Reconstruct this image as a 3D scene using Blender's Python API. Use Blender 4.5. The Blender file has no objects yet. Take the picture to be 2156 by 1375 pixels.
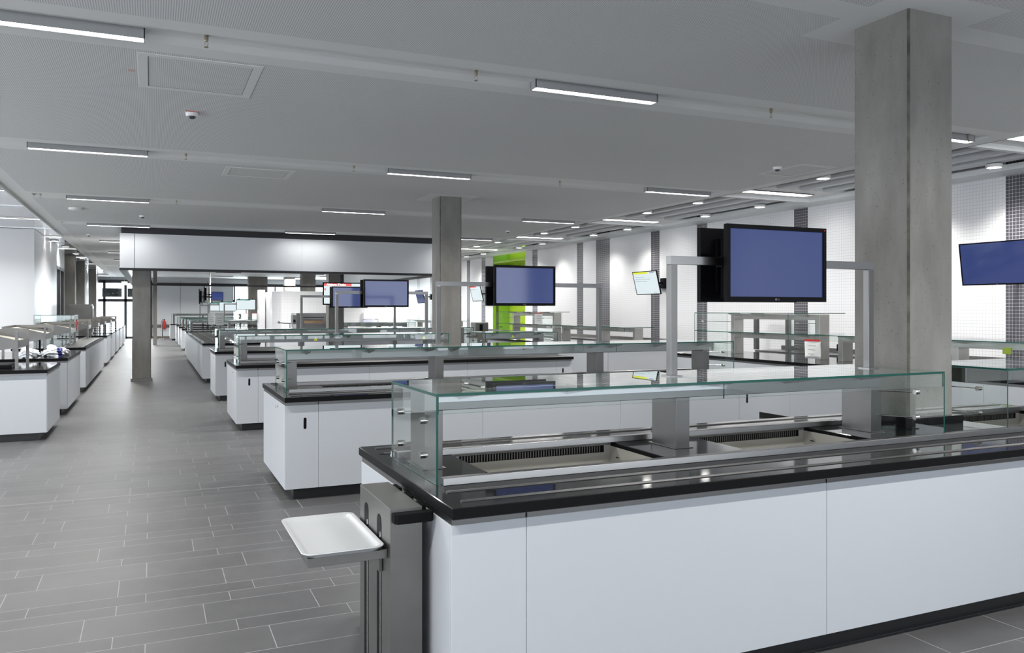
import bpy, bmesh, math, random
from mathutils import Vector, Matrix
random.seed(7)
S = bpy.context.scene
COL = S.collection

# ------------------------------------------------------------------ camera
F_PX, W_PX = 1702.0, 2156.0
YAW = math.radians(24.006)
cam_d = bpy.data.cameras.new('camera')
cam = bpy.data.objects.new('camera', cam_d)
COL.objects.link(cam)
cam.location = (0, 0, 1.653)
cam.rotation_euler = (math.radians(90), 0, -YAW)
cam_d.sensor_fit = 'HORIZONTAL'
cam_d.sensor_width = 36.0
cam_d.lens = F_PX * 36.0 / W_PX
cam_d.shift_y = -34.5 / W_PX
cam_d.clip_start, cam_d.clip_end = 0.05, 300
S.camera = cam

# ------------------------------------------------------------------ world, exposure, daylight and fill
world = bpy.data.worlds.new('sky')
S.world = world
world.use_nodes = True
bgn = world.node_tree.nodes['Background']
bgn.inputs[0].default_value = (0.80, 0.89, 1.0, 1)
bgn.inputs[1].default_value = 3.0
S.view_settings.view_transform = 'Standard'
S.view_settings.look = 'None'
S.view_settings.gamma = 1.0
S.view_settings.use_curve_mapping = False
S.view_settings.exposure = 0.84
S.cycles.use_denoising = True
S.cycles.max_bounces = 10
S.cycles.diffuse_bounces = 5
S.cycles.glossy_bounces = 5
S.cycles.transparent_max_bounces = 40
S.cycles.caustics_reflective = False
S.cycles.caustics_refractive = False
S.cycles.sample_clamp_indirect = 6.0
LAMP = 52.0        # radiance of the linear luminaires
SPOT = 90.0        # watts of one downlight

def window_or_fill_light(loc, rot, sx, sy, watts):
    l = bpy.data.lights.new('window_or_fill_daylight', 'AREA')
    l.shape = 'RECTANGLE'; l.size = sx; l.size_y = sy
    l.energy = watts; l.color = (0.88, 0.94, 1.0)
    o = bpy.data.objects.new('window_or_fill_daylight', l)
    COL.objects.link(o); o.location = loc; o.rotation_euler = rot
    o['kind'] = 'structure'
    return o
# daylight that enters through the glazed wall behind the camera, and through the glazed far end
window_or_fill_light((2.0, -6.9, 1.9), (math.radians(90), 0, 0), 17.0, 2.8, 300)
window_or_fill_light((-6.9, 8.0, 1.9), (math.radians(90), 0, math.radians(-90)), 28, 2.9, 470)  # added fill at the left wall, which has no window
window_or_fill_light((7.8, 52.7, 2.1), (math.radians(-90), 0, 0), 6.2, 2.1, 420)
window_or_fill_light((-1.55, 52.9, 1.7), (math.radians(-90), 0, 0), 2.8, 3.0, 140)

# ------------------------------------------------------------------ mesh helpers
class MB:
    """collects boxes, prisms and tubes of one mesh"""
    def __init__(s):
        s.v = []; s.f = []; s.m = []
    def face(s, pts, m=0):
        i = len(s.v); s.v += [tuple(p) for p in pts]
        s.f.append(tuple(range(i, i + len(pts)))); s.m.append(m)
    def box(s, x0, x1, y0, y1, z0, z1, m=0, ms=None):
        """ms: optional material of (-x,+x,-y,+y,-z,+z)"""
        i = len(s.v)
        s.v += [(x0,y0,z0),(x1,y0,z0),(x1,y1,z0),(x0,y1,z0),(x0,y0,z1),(x1,y0,z1),(x1,y1,z1),(x0,y1,z1)]
        fs = [(0,4,7,3),(1,2,6,5),(0,1,5,4),(2,3,7,6),(0,3,2,1),(4,5,6,7)]
        for k, f in enumerate(fs):
            s.f.append(tuple(i + a for a in f)); s.m.append(ms[k] if ms else m)
        return s
    def prism(s, poly, axis, a0, a1, m=0, cap=None):
        """poly: 2-D points; axis 'x': (y,z), 'y': (x,z), 'z': (x,y)"""
        def P(p, a):
            return {'x': (a, p[0], p[1]), 'y': (p[0], a, p[1]), 'z': (p[0], p[1], a)}[axis]
        n = len(poly); i = len(s.v)
        s.v += [P(p, a0) for p in poly] + [P(p, a1) for p in poly]
        for k in range(n):
            j = (k + 1) % n
            s.f.append((i + k, i + j, i + n + j, i + n + k)); s.m.append(m)
        s.f.append(tuple(i + k for k in reversed(range(n)))); s.m.append(m if cap is None else cap)
        s.f.append(tuple(i + n + k for k in range(n))); s.m.append(m if cap is None else cap)
        return s
    def tube(s, pts, r, n=12, m=0, r2=None, cap=True):
        pts = [Vector(p) for p in pts]; rings = []
        for k, p in enumerate(pts):
            d = (pts[min(k + 1, len(pts) - 1)] - pts[max(k - 1, 0)]).normalized()
            u = d.orthogonal().normalized() if k == 0 else (u - d * u.dot(d)).normalized()
            w = d.cross(u)
            rr = r if r2 is None else r + (r2 - r) * k / (len(pts) - 1)
            i = len(s.v)
            for a in range(n):
                t = 2 * math.pi * a / n
                s.v.append(tuple(p + (u * math.cos(t) + w * math.sin(t)) * rr))
            rings.append(i)
        for a, b in zip(rings, rings[1:]):
            for k in range(n):
                j = (k + 1) % n
                s.f.append((a + k, a + j, b + j, b + k)); s.m.append(m)
        if cap:
            s.f.append(tuple(rings[0] + k for k in reversed(range(n)))); s.m.append(m)
            s.f.append(tuple(rings[-1] + k for k in range(n))); s.m.append(m)
        return s
    def lathe(s, prof, cx, cy, n=20, m=0):
        """prof: (radius, z) list"""
        rings = []
        for r, z in prof:
            i = len(s.v); rings.append(i)
            for k in range(n):
                t = 2 * math.pi * k / n
                s.v.append((cx + r * math.cos(t), cy + r * math.sin(t), z))
        for a, b in zip(rings, rings[1:]):
            for k in range(n):
                j = (k + 1) % n
                s.f.append((a + k, a + j, b + j, b + k)); s.m.append(m)
        s.f.append(tuple(rings[0] + k for k in reversed(range(n)))); s.m.append(m)
        s.f.append(tuple(rings[-1] + k for k in range(n))); s.m.append(m)
        return s
    def slab(s, x0, x1, y0, y1, z0, z1, holes=(), m=0, cuts_x=(), cuts_y=(), mfun=None, mside=None):
        """a plate with rectangular holes (hx0,hx1,hy0,hy1)"""
        xs = {x0, x1, *[c for c in cuts_x if x0 < c < x1]}; ys = {y0, y1, *[c for c in cuts_y if y0 < c < y1]}
        for h in holes:
            xs |= {min(max(h[0], x0), x1), min(max(h[1], x0), x1)}
            ys |= {min(max(h[2], y0), y1), min(max(h[3], y0), y1)}
        xs, ys = sorted(xs), sorted(ys)
        nx, ny = len(xs) - 1, len(ys) - 1
        def solid(i, j):
            if i < 0 or j < 0 or i >= nx or j >= ny: return False
            cx, cy = (xs[i] + xs[i+1]) / 2, (ys[j] + ys[j+1]) / 2
            return not any(h[0] < cx < h[1] and h[2] < cy < h[3] for h in holes)
        for i in range(nx):
            for j in range(ny):
                if not solid(i, j): continue
                a, b, c, d = xs[i], xs[i+1], ys[j], ys[j+1]
                mm = mfun((a + b) / 2, (c + d) / 2) if mfun else m
                sd = mm if mside is None else mside
                s.face([(a,c,z1),(b,c,z1),(b,d,z1),(a,d,z1)], mm)
                s.face([(a,c,z0),(a,d,z0),(b,d,z0),(b,c,z0)], mm)
                if not solid(i-1, j): s.face([(a,c,z0),(a,c,z1),(a,d,z1),(a,d,z0)], sd)
                if not solid(i+1, j): s.face([(b,c,z0),(b,d,z0),(b,d,z1),(b,c,z1)], sd)
                if not solid(i, j-1): s.face([(a,c,z0),(b,c,z0),(b,c,z1),(a,c,z1)], sd)
                if not solid(i, j+1): s.face([(a,d,z0),(a,d,z1),(b,d,z1),(b,d,z0)], sd)
        return s

ORG = {}
def build(name, mb, mats, parent=None, local=False, bevel=0, smooth=False, seg=2, weld=False):
    """link the collected shape as ONE mesh object; world coordinates unless local"""
    me = bpy.data.meshes.new(name)
    o = bpy.data.objects.new(name, me)
    org = ORG.get(parent.name, Vector()) if parent else Vector()
    if local: org = Vector()
    me.from_pydata([tuple(Vector(v) - org) for v in mb.v], [], mb.f)
    if not isinstance(mats, (list, tuple)): mats = [mats]
    for mt in mats: me.materials.append(mt)
    for p, mi in zip(me.polygons, mb.m):
        p.material_index = mi
        p.use_smooth = smooth
    if weld:
        bm = bmesh.new(); bm.from_mesh(me)
        bmesh.ops.remove_doubles(bm, verts=bm.verts, dist=1e-5)
        bm.to_mesh(me); bm.free()
    me.update()
    COL.objects.link(o)
    if parent:
        o.parent = parent
        ORG[o.name] = ORG.get(parent.name, Vector())
    if smooth:
        es = o.modifiers.new('split', 'EDGE_SPLIT'); es.split_angle = math.radians(40)
    if bevel:
        b = o.modifiers.new('bevel', 'BEVEL'); b.width = bevel; b.segments = seg
        b.limit_method = 'ANGLE'; b.angle_limit = math.radians(50)
    return o
def tag(o, label, cat, group=None, kind=None):
    o['label'] = label; o['category'] = cat
    if group: o['group'] = group
    if kind: o['kind'] = kind
    return o
def thing(name, label, cat, loc, group=None, kind=None, rz=0, rx=0):
    o = bpy.data.objects.new(name, None); COL.objects.link(o)
    o.empty_display_size = 0.1
    o.location = loc
    o.rotation_euler = (rx, 0, rz)
    ORG[o.name] = Vector(loc)
    return tag(o, label, cat, group, kind)
def struct(name, mb, mats, label, cat, **k):
    return tag(build(name, mb, mats, **k), label, cat, None, 'structure')
def text(name, s, size, loc, rot, mt, parent, ext=0.0008, align='LEFT', bold=0.0):
    c = bpy.data.curves.new(name, 'FONT'); c.body = s; c.size = size; c.extrude = ext; c.offset = bold
    c.align_x = align; c.resolution_u = 3
    q = bpy.data.objects.new(name, c); COL.objects.link(q)
    me = bpy.data.meshes.new_from_object(q.evaluated_get(bpy.context.evaluated_depsgraph_get()))
    bpy.data.objects.remove(q); bpy.data.curves.remove(c)
    o = bpy.data.objects.new(name, me); COL.objects.link(o); me.materials.clear(); me.materials.append(mt)
    o.parent = parent; o.location = loc; o.rotation_euler = rot
    return o

# ------------------------------------------------------------------ materials
def nodes(name):
    m = bpy.data.materials.new(name); m.use_nodes = True
    nt = m.node_tree
    return m, nt, nt.nodes, nt.links, nt.nodes['Principled BSDF']
def mat(name, col, rough=0.5, metal=0.0, spec=0.5, var=0.0, scale=6.0, bump=0.0, bscale=80.0, coat=0.0, stretch=None):
    m, nt, N, L, b = nodes(name)
    b.inputs['Base Color'].default_value = (*col, 1); b.inputs['Roughness'].default_value = rough
    b.inputs['Metallic'].default_value = metal; b.inputs['Specular IOR Level'].default_value = spec
    b.inputs['Coat Weight'].default_value = coat; b.inputs['Coat Roughness'].default_value = 0.05
    if var or bump:
        tc = N.new('ShaderNodeNewGeometry')
        mp = N.new('ShaderNodeMapping'); L.new(tc.outputs['Position'], mp.inputs['Vector'])
        if stretch: mp.inputs['Scale'].default_value = stretch
    if var:
        n = N.new('ShaderNodeTexNoise'); n.inputs['Scale'].default_value = scale; n.inputs['Detail'].default_value = 5
        L.new(mp.outputs[0], n.inputs['Vector'])
        r = N.new('ShaderNodeMapRange'); r.inputs['From Min'].default_value = 0.3; r.inputs['From Max'].default_value = 0.7
        r.inputs['To Min'].default_value = 1 - var; r.inputs['To Max'].default_value = 1 + var
        L.new(n.outputs['Fac'], r.inputs['Value'])
        x = N.new('ShaderNodeVectorMath'); x.operation = 'SCALE'; x.inputs[0].default_value = col
        L.new(r.outputs[0], x.inputs['Scale']); L.new(x.outputs[0], b.inputs['Base Color'])
    if bump:
        n2 = N.new('ShaderNodeTexNoise'); n2.inputs['Scale'].default_value = bscale; n2.inputs['Detail'].default_value = 3
        L.new(mp.outputs[0], n2.inputs['Vector'])
        bp = N.new('ShaderNodeBump'); bp.inputs['Strength'].default_value = bump; bp.inputs['Distance'].default_value = 0.002
        L.new(n2.outputs['Fac'], bp.inputs['Height']); L.new(bp.outputs[0], b.inputs['Normal'])
    return m
def emit(name, col, strength, rough=0.15, base=(0.01,0.01,0.01), spec=0.5):
    m, nt, N, L, b = nodes(name)
    b.inputs['Base Color'].default_value = (*base, 1); b.inputs['Roughness'].default_value = rough
    b.inputs['Specular IOR Level'].default_value = spec
    b.inputs['Emission Color'].default_value = (*col, 1); b.inputs['Emission Strength'].default_value = strength
    return m

def glass_mat():
    """clear sheet: Fresnel mix of straight-through and mirror, front faces only carry the mirror"""
    m = bpy.data.materials.new('clear_glass'); m.use_nodes = True
    nt = m.node_tree; N, L = nt.nodes, nt.links
    N.remove(N['Principled BSDF']); out = N['Material Output']
    t = N.new('ShaderNodeBsdfTransparent'); t.inputs[0].default_value = (0.955, 0.98, 0.97, 1)
    g = N.new('ShaderNodeBsdfGlossy'); g.inputs['Roughness'].default_value = 0.0; g.inputs[0].default_value = (0.98, 1, 0.99, 1)
    fr = N.new('ShaderNodeFresnel'); fr.inputs['IOR'].default_value = 1.5
    geo = N.new('ShaderNodeNewGeometry')
    def M(op, a, b):
        n = N.new('ShaderNodeMath'); n.operation = op
        for k, v in enumerate((a, b)):
            if isinstance(v, (int, float)): n.inputs[k].default_value = v
            else: L.new(v, n.inputs[k])
        return n.outputs[0]
    f = fr.outputs[0]
    two = M('DIVIDE', M('MULTIPLY', f, 2.0), M('ADD', f, 1.0))
    fac = M('MULTIPLY', two, M('SUBTRACT', 1.0, geo.outputs['Backfacing']))
    mx = N.new('ShaderNodeMixShader'); L.new(fac, mx.inputs[0]); L.new(t.outputs[0], mx.inputs[1]); L.new(g.outputs[0], mx.inputs[2])
    L.new(mx.outputs[0], out.inputs['Surface'])
    return m

def tile_mat(name, tile, grout, pitch=0.05, gap=0.06, rough=0.25):
    m, nt, N, L, b = nodes(name)
    b.inputs['Roughness'].default_value = rough
    geo = N.new('ShaderNodeNewGeometry')
    sp = N.new('ShaderNodeSeparateXYZ'); L.new(geo.outputs['Position'], sp.inputs[0])
    sn = N.new('ShaderNodeSeparateXYZ'); L.new(geo.outputs['True Normal'], sn.inputs[0])
    def M(op, a, b_=None):
        n = N.new('ShaderNodeMath'); n.operation = op
        for k, v in enumerate((a, b_)):
            if v is None: continue
            if isinstance(v, (int, float)): n.inputs[k].default_value = v
            else: L.new(v, n.inputs[k])
        return n.outputs[0]
    acc = None
    for k in range(3):
        fr = M('FRACT', M('DIVIDE', sp.outputs[k], pitch))
        ln = M('LESS_THAN', fr, gap)
        ok = M('LESS_THAN', M('ABSOLUTE', sn.outputs[k]), 0.6)
        q = M('MULTIPLY', ln, ok)
        acc = q if acc is None else M('MAXIMUM', acc, q)
    mx = N.new('ShaderNodeMix'); mx.data_type = 'RGBA'
    L.new(acc, mx.inputs['Factor'])
    mx.inputs['A'].default_value = (*tile, 1); mx.inputs['B'].default_value = (*grout, 1)
    L.new(mx.outputs['Result'], b.inputs['Base Color'])
    rr = N.new('ShaderNodeMapRange'); rr.inputs['To Min'].default_value = rough; rr.inputs['To Max'].default_value = 0.8
    L.new(acc, rr.inputs['Value']); L.new(rr.outputs[0], b.inputs['Roughness'])
    return m

def perforated_mat(base, hole, pitch=0.0148, rad=0.27):
    m, nt, N, L, b = nodes('perforated_plasterboard')
    b.inputs['Roughness'].default_value = 0.8; b.inputs['Specular IOR Level'].default_value = 0.2
    geo = N.new('ShaderNodeNewGeometry')
    sp = N.new('ShaderNodeSeparateXYZ'); L.new(geo.outputs['Position'], sp.inputs[0])
    def M(op, a, b_=None):
        n = N.new('ShaderNodeMath'); n.operation = op
        for k, v in enumerate((a, b_)):
            if v is None: continue
            if isinstance(v, (int, float)): n.inputs[k].default_value = v
            else: L.new(v, n.inputs[k])
        return n.outputs[0]
    q = []
    for k in (0, 1):
        fr = M('SUBTRACT', M('FRACT', M('DIVIDE', sp.outputs[k], pitch)), 0.5)
        q.append(M('MULTIPLY', fr, fr))
    d = M('SQRT', M('ADD', q[0], q[1]))
    mr = N.new('ShaderNodeMapRange'); mr.inputs['From Min'].default_value = rad - 0.05; mr.inputs['From Max'].default_value = rad + 0.05
    L.new(d, mr.inputs['Value'])
    mx = N.new('ShaderNodeMix'); mx.data_type = 'RGBA'; L.new(mr.outputs[0], mx.inputs['Factor'])
    mx.inputs['A'].default_value = (*hole, 1); mx.inputs['B'].default_value = (*base, 1)
    L.new(mx.outputs['Result'], b.inputs['Base Color'])
    return m

def floor_tile_mat():
    m, nt, N, L, b = nodes('grey_stoneware_tile')
    geo = N.new('ShaderNodeNewGeometry')
    n = N.new('ShaderNodeTexNoise'); n.inputs['Scale'].default_value = 2.2; n.inputs['Detail'].default_value = 8; n.inputs['Roughness'].default_value = 0.62
    L.new(geo.outputs['Position'], n.inputs['Vector'])
    n2 = N.new('ShaderNodeTexNoise'); n2.inputs['Scale'].default_value = 160; n2.inputs['Detail'].default_value = 2
    L.new(geo.outputs['Position'], n2.inputs['Vector'])
    def M(op, a, b_):
        x = N.new('ShaderNodeMath'); x.operation = op
        for k, v in enumerate((a, b_)):
            if isinstance(v, (int, float)): x.inputs[k].default_value = v
            else: L.new(v, x.inputs[k])
        return x.outputs[0]
    f = M('ADD', M('MULTIPLY', n.outputs['Fac'], 0.36), M('ADD', M('MULTIPLY', geo.outputs['Random Per Island'], 0.09), 0.03))
    f = M('ADD', f, M('MULTIPLY', n2.outputs['Fac'], 0.08))
    cr = N.new('ShaderNodeValToRGB'); L.new(f, cr.inputs[0])
    cr.color_ramp.elements[0].position = 0.15; cr.color_ramp.elements[0].color = (0.058, 0.058, 0.060, 1)
    cr.color_ramp.elements[1].position = 0.45; cr.color_ramp.elements[1].color = (0.102, 0.1015, 0.103, 1)
    L.new(cr.outputs[0], b.inputs['Base Color'])
    b.inputs['Roughness'].default_value = 0.42; b.inputs['Specular IOR Level'].default_value = 0.42
    return m

def concrete_mat():
    m, nt, N, L, b = nodes('fair_faced_concrete')
    geo = N.new('ShaderNodeNewGeometry')
    mp = N.new('ShaderNodeMapping'); mp.inputs['Scale'].default_value = (1, 1, 0.35); L.new(geo.outputs['Position'], mp.inputs[0])
    n = N.new('ShaderNodeTexNoise'); n.inputs['Scale'].default_value = 3.2; n.inputs['Detail'].default_value = 9; n.inputs['Roughness'].default_value = 0.6
    L.new(mp.outputs[0], n.inputs['Vector'])
    cr = N.new('ShaderNodeValToRGB'); L.new(n.outputs['Fac'], cr.inputs[0])
    cr.color_ramp.elements[0].position = 0.30; cr.color_ramp.elements[0].color = (0.148, 0.143, 0.130, 1)
    cr.color_ramp.elements[1].position = 0.68; cr.color_ramp.elements[1].color = (0.245, 0.239, 0.224, 1)
    v = N.new('ShaderNodeTexNoise'); v.inputs['Scale'].default_value = 55; v.inputs['Detail'].default_value = 2
    L.new(geo.outputs['Position'], v.inputs['Vector'])
    r = N.new('ShaderNodeMapRange'); r.inputs['From Min'].default_value = 0.25; r.inputs['From Max'].default_value = 0.34
    r.inputs['To Min'].default_value = 0.55; r.inputs['To Max'].default_value = 1.0
    L.new(v.outputs['Fac'], r.inputs['Value'])
    x = N.new('ShaderNodeVectorMath'); x.operation = 'SCALE'; L.new(cr.outputs[0], x.inputs[0]); L.new(r.outputs[0], x.inputs['Scale'])
    L.new(x.outputs[0], b.inputs['Base Color'])
    b.inputs['Roughness'].default_value = 0.7
    bp = N.new('ShaderNodeBump'); bp.inputs['Strength'].default_value = 0.25; bp.inputs['Distance'].default_value = 0.004
    L.new(v.outputs['Fac'], bp.inputs['Height']); L.new(bp.outputs[0], b.inputs['Normal'])
    return m

CONCD = mat('dark_concrete_edge', (0.085, 0.080, 0.066), 0.85, var=0.5, scale=9, bump=0.4, bscale=40)
WHITE = mat('white_laminate', (0.465, 0.485, 0.515), 0.38, spec=0.4)
EDGE = mat('panel_edge_brown', (0.16, 0.13, 0.11), 0.6)
PLINTH = mat('black_plinth', (0.012, 0.012, 0.014), 0.35)
STONE = mat('polished_black_granite', (0.012, 0.012, 0.013), 0.06, spec=0.5, var=0.5, scale=300)
STONES = mat('honed_black_granite', (0.006, 0.006, 0.0065), 0.4, spec=0.08, var=0.4, scale=300)
STEEL = mat('brushed_stainless', (0.225, 0.223, 0.222), 0.30, metal=1.0, var=0.08, scale=4, bump=0.008, bscale=160, stretch=(0.03, 1, 1))
STEELV = mat('brushed_stainless_posts', (0.175, 0.172, 0.167), 0.34, metal=1.0, var=0.08, scale=4, bump=0.008, bscale=160, stretch=(1, 1, 0.03))
STEELW = mat('bright_stainless', (0.42, 0.41, 0.39), 0.38, metal=1.0, var=0.06, scale=4)
DSTEEL = mat('dull_steel', (0.20, 0.196, 0.188), 0.42, metal=1.0, var=0.08, scale=5)
CHROME = mat('polished_steel_knob', (0.62, 0.61, 0.6), 0.15, metal=1.0)
BLACK = mat('black_plastic', (0.005, 0.005, 0.006), 0.45, spec=0.06)
RUBBER = mat('black_rubber', (0.006, 0.006, 0.007), 0.6, spec=0.06)
GLASS = glass_mat()
GEDGE = mat('green_glass_edge', (0.004, 0.065, 0.05), 0.2, spec=0.35)
PLASTER = mat('white_ceiling_plaster', (0.86, 0.87, 0.865), 0.8, spec=0.2)
PERF = perforated_mat((0.86, 0.87, 0.865), (0.36, 0.36, 0.365))
WALLW = mat('white_wall_panel', (0.64, 0.655, 0.68), 0.35)
GLOSSW = mat('glossy_white_metal', (0.74, 0.75, 0.77), 0.12, metal=0.35, spec=0.8)
TILEW = tile_mat('white_mosaic_tile', (0.80, 0.80, 0.812), (0.50, 0.50, 0.52), gap=0.07)
TILED = tile_mat('anthracite_mosaic_tile', (0.066, 0.062, 0.074), (0.50, 0.50, 0.52), gap=0.085)
FLOOR = floor_tile_mat()
GROUT = mat('light_grout', (0.27, 0.27, 0.273), 0.8)
CONC = concrete_mat()
BLKT = mat('black_trim', (0.015, 0.015, 0.018), 0.5)
DFRAME = mat('anthracite_frame', (0.045, 0.045, 0.05), 0.4)
BLUE = emit('blue_screen', (0.045, 0.073, 0.255), 0.40, rough=0.07)
DIMBLUE = emit('dark_blue_screen', (0.050, 0.075, 0.20), 0.5, rough=0.09)  # panel colour includes a faint blue emission
PAPER = emit('white_screen', (0.82, 0.93, 0.97), 0.50, rough=0.2)
LAMPM = emit('lamp_diffuser', (1.0, 0.985, 0.96), 5.0)
LAMP2 = emit('downlight_lens', (1.0, 0.98, 0.95), 18)
HOUSE = mat('lamp_housing', (0.30, 0.305, 0.31), 0.45)
GREEN_SHADED = mat('shaded_lime_paint', (0.17, 0.33, 0.015), 0.4)  # niche green darkened: the less lit reveal is put into the colour
GREEN_LIT = mat('lit_lime_paint', (0.30, 0.44, 0.02), 0.4)  # same niche green made lighter: the brighter lit back is coloured in
ALU = mat('grey_baffle', (0.66, 0.67, 0.68), 0.45)
DARKV = mat('ceiling_void', (0.10, 0.10, 0.105), 0.8)
BRASS = mat('sprinkler_metal', (0.30, 0.26, 0.18), 0.4, metal=0.8)
RED = mat('red_enamel', (0.55, 0.02, 0.02), 0.3)
WPLAST = mat('white_plastic', (0.82, 0.82, 0.82), 0.3)
CREAM = mat('cream_plastic', (0.55, 0.51, 0.42), 0.5)
SHEET = mat('white_paper', (0.82, 0.82, 0.80), 0.7)
INK = mat('grey_ink', (0.25, 0.25, 0.27), 0.8)
YELLOW = mat('yellow_sticker', (0.60, 0.60, 0.03), 0.5)
BAGM = mat('clear_crumpled_film', (0.75, 0.77, 0.80), 0.22, bump=0.6, bscale=30)
NAVY = mat('navy_print', (0.03, 0.03, 0.16), 0.3)
WELLM = mat('well_liner', (0.50, 0.48, 0.44), 0.36, metal=0.35)
TRAYM = mat('light_grey_tray', (0.50, 0.51, 0.52), 0.28)
E_RED = emit('red_header', (0.80, 0.10, 0.10), 0.65)
E_GRN = emit('green_header', (0.01, 0.22, 0.15), 0.65)
E_YEL = emit('yellow_header', (0.66, 0.72, 0.04), 0.65)
E_WHT = emit('white_lettering', (1, 1, 1), 1.2)
E_GRY = emit('grey_lettering', (0.45, 0.52, 0.60), 0.45)
SOFT = emit('lit_panel', (0.95, 0.97, 1.0), 6.0)
# ------------------------------------------------------------------ floor (every tile a face of one mesh)
def make_floor():
    mb = MB()
    L_, g = 0.5915, 0.0042
    courses = [(0.312, -0.033), (0.156, -0.183), (0.312, -0.331), (0.156, -0.182), (0.156, -0.034), (0.312, -0.183)]
    X0, X1 = -7.0, 11.3
    y = 4.085 - 1.404 * 8
    k = 0
    while y < 56:
        w, off = courses[k % 6]; k += 1
        wide = 0.014 if any(y < e <= y + w for e in (7.985, 12.197, 16.4, 24.8)) else g
        y1 = y + w - wide
        mb.face([(X0, y1, 0), (X1, y1, 0), (X1, y + w, 0), (X0, y + w, 0)], 1)
        n0 = math.floor((X0 - off) / L_)
        x = off + n0 * L_
        while x < X1:
            a, b = max(x + g, X0), min(x + L_, X1)
            if b > a:
                mb.face([(a, y, 0), (b, y, 0), (b, y1, 0), (a, y1, 0)], 0)
                if x > X0: mb.face([(x, y, 0), (x + g, y, 0), (x + g, y1, 0), (x, y1, 0)], 1)
            x += L_
        y += w
    return mb
struct('floor', make_floor(), [FLOOR, GROUT], 'grey plank tile floor with light grout joints', 'floor')

# ------------------------------------------------------------------ ceiling
CZ = 3.56
ROWS = [6.14 + 4.63 * k for k in range(-3, 10)]
COLS = [(4.36, 4.765, 3.64, 4.08), (4.40, 4.785, 12.84, 13.27), (-0.42, -0.02, 20.62, 21.02), (4.38, 4.79, 22.04, 22.46)]
CHAN = 0.17
def ceiling_mat(x, y):
    if x < -1.85 or x > 8.48: return 1
    if any(abs(y - r) < 0.37 for r in ROWS): return 1
    if abs(y - 3.84) < 0.11: return 1
    if any(c[0] - .24 < x < c[1] + .24 and c[2] - .24 < y < c[3] + .24 for c in COLS): return 1
    return 0
mb = MB()
holes = [(-1.80, 8.45, r - CHAN, r + CHAN) for r in ROWS]
cx = [-1.85, 8.48]; cy = [3.73, 3.95]
for c in COLS: cx += [c[0] - .24, c[1] + .24]; cy += [c[2] - .24, c[3] + .24]
for r in ROWS: cy += [r - .37, r + .37]
mb.slab(-2.12, 8.72, -8, 56, CZ, CZ + 0.0005, holes, cuts_x=cx, cuts_y=cy, mfun=ceiling_mat, mside=1)
for r in ROWS:
    pr = [(r - CHAN, CZ), (r - CHAN + .03, CZ + .028), (r - .01, CZ + .028), (r + .05, CZ + .022), (r + .11, CZ + .010), (r + CHAN, CZ)]
    for (ya, za), (yb, zb) in zip(pr, pr[1:]):
        mb.face([(-1.80, ya, za), (-1.80, yb, zb), (8.45, yb, zb), (8.45, ya, za)], 1)
    for x in (-1.80, 8.45): mb.face([(x, y_, z_) for y_, z_ in pr], 1)
mb.box(-2.12, 8.72, -8, 56, CZ + 0.05, CZ + 0.12, 1)
mb.box(-2.12, -2.10, -8, 56, CZ - 0.03, CZ, 1)
struct('ceiling', mb, [PERF, PLASTER], 'white perforated suspended ceiling with lamp channels', 'ceiling')
mb = MB(); mb.box(-7.0, -2.12, -8, 56, 3.62, 3.70)
for r in ROWS:
    for q in (0, 2.3):
        mb.box(-7.0, -2.12, r + q - .012, r + q - .004, 3.612, 3.62, 0)
struct('ceiling_left', mb, GLOSSW, 'glossy white metal panel ceiling along the left side', 'ceiling')
# service recess between main ceiling and tiled wall
mb = MB(); mb.box(8.72, 11.4, -8, 56, 3.95, 4.0)
mb.box(8.70, 8.72, -8, 56, CZ, 3.95)
struct('ceiling_recess', mb, DARKV, 'dark open service recess above the tiled wall', 'ceiling')
mb = MB(); mb.prism([(11.1, 3.56), (10.86, 3.60), (10.86, 3.68), (11.1, 3.68)], 'y', -8, 56)
struct('trim_1', mb, PLASTER, 'white ledge trim along the top of the tiled wall', 'trim')
for k, r in enumerate(ROWS):
    if r > 48 or r < 0: continue
    mb = MB(); mb.box(8.722, 11.05, r - .42, r + .48, 3.66, 3.80); mb.box(8.722, 10.86, r + .40, r + .48, 3.60, 3.66)
    struct('trim_%d' % (k + 2), mb, PLASTER, 'white cross beam number %d over the serving aisle beside the tiled wall' % (k - 2), 'beam')
names = ['nearest', 'second', 'third', 'fourth', 'fifth', 'sixth', 'seventh', 'eighth', 'ninth', 'tenth']
def bay_baffles(y0, y1, which):
    for j, x in enumerate((8.95, 9.45, 9.95, 10.45)):
        t = thing('ceiling_baffle', '%s grey baffle from the left in the %s bay of the service recess' % (names[j].replace('nearest', 'first'), which), 'baffle', (x, y0, 3.66), 'grey baffles of the recess')
        b = MB(); b.prism([(x - .09, 3.68), (x - .07, 3.65), (x + .07, 3.65), (x + .09, 3.68), (x + .09, 3.72), (x - .09, 3.72)], 'y', y0, y1)
        build('baffle_profile', b, ALU, t)
        b = MB()
        n = int((y1 - y0) / 0.16)
        for q in range(n):
            yy = y0 + .08 + q * .16
            b.box(x + .10, x + .38, yy, yy + .10, 3.76, 3.775)
        build('ribbed_panel', b, ALU, t)
for k in range(3, 9):
    bay_baffles(ROWS[k] + .48, ROWS[k + 1] - .42, names[k - 3])

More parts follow.
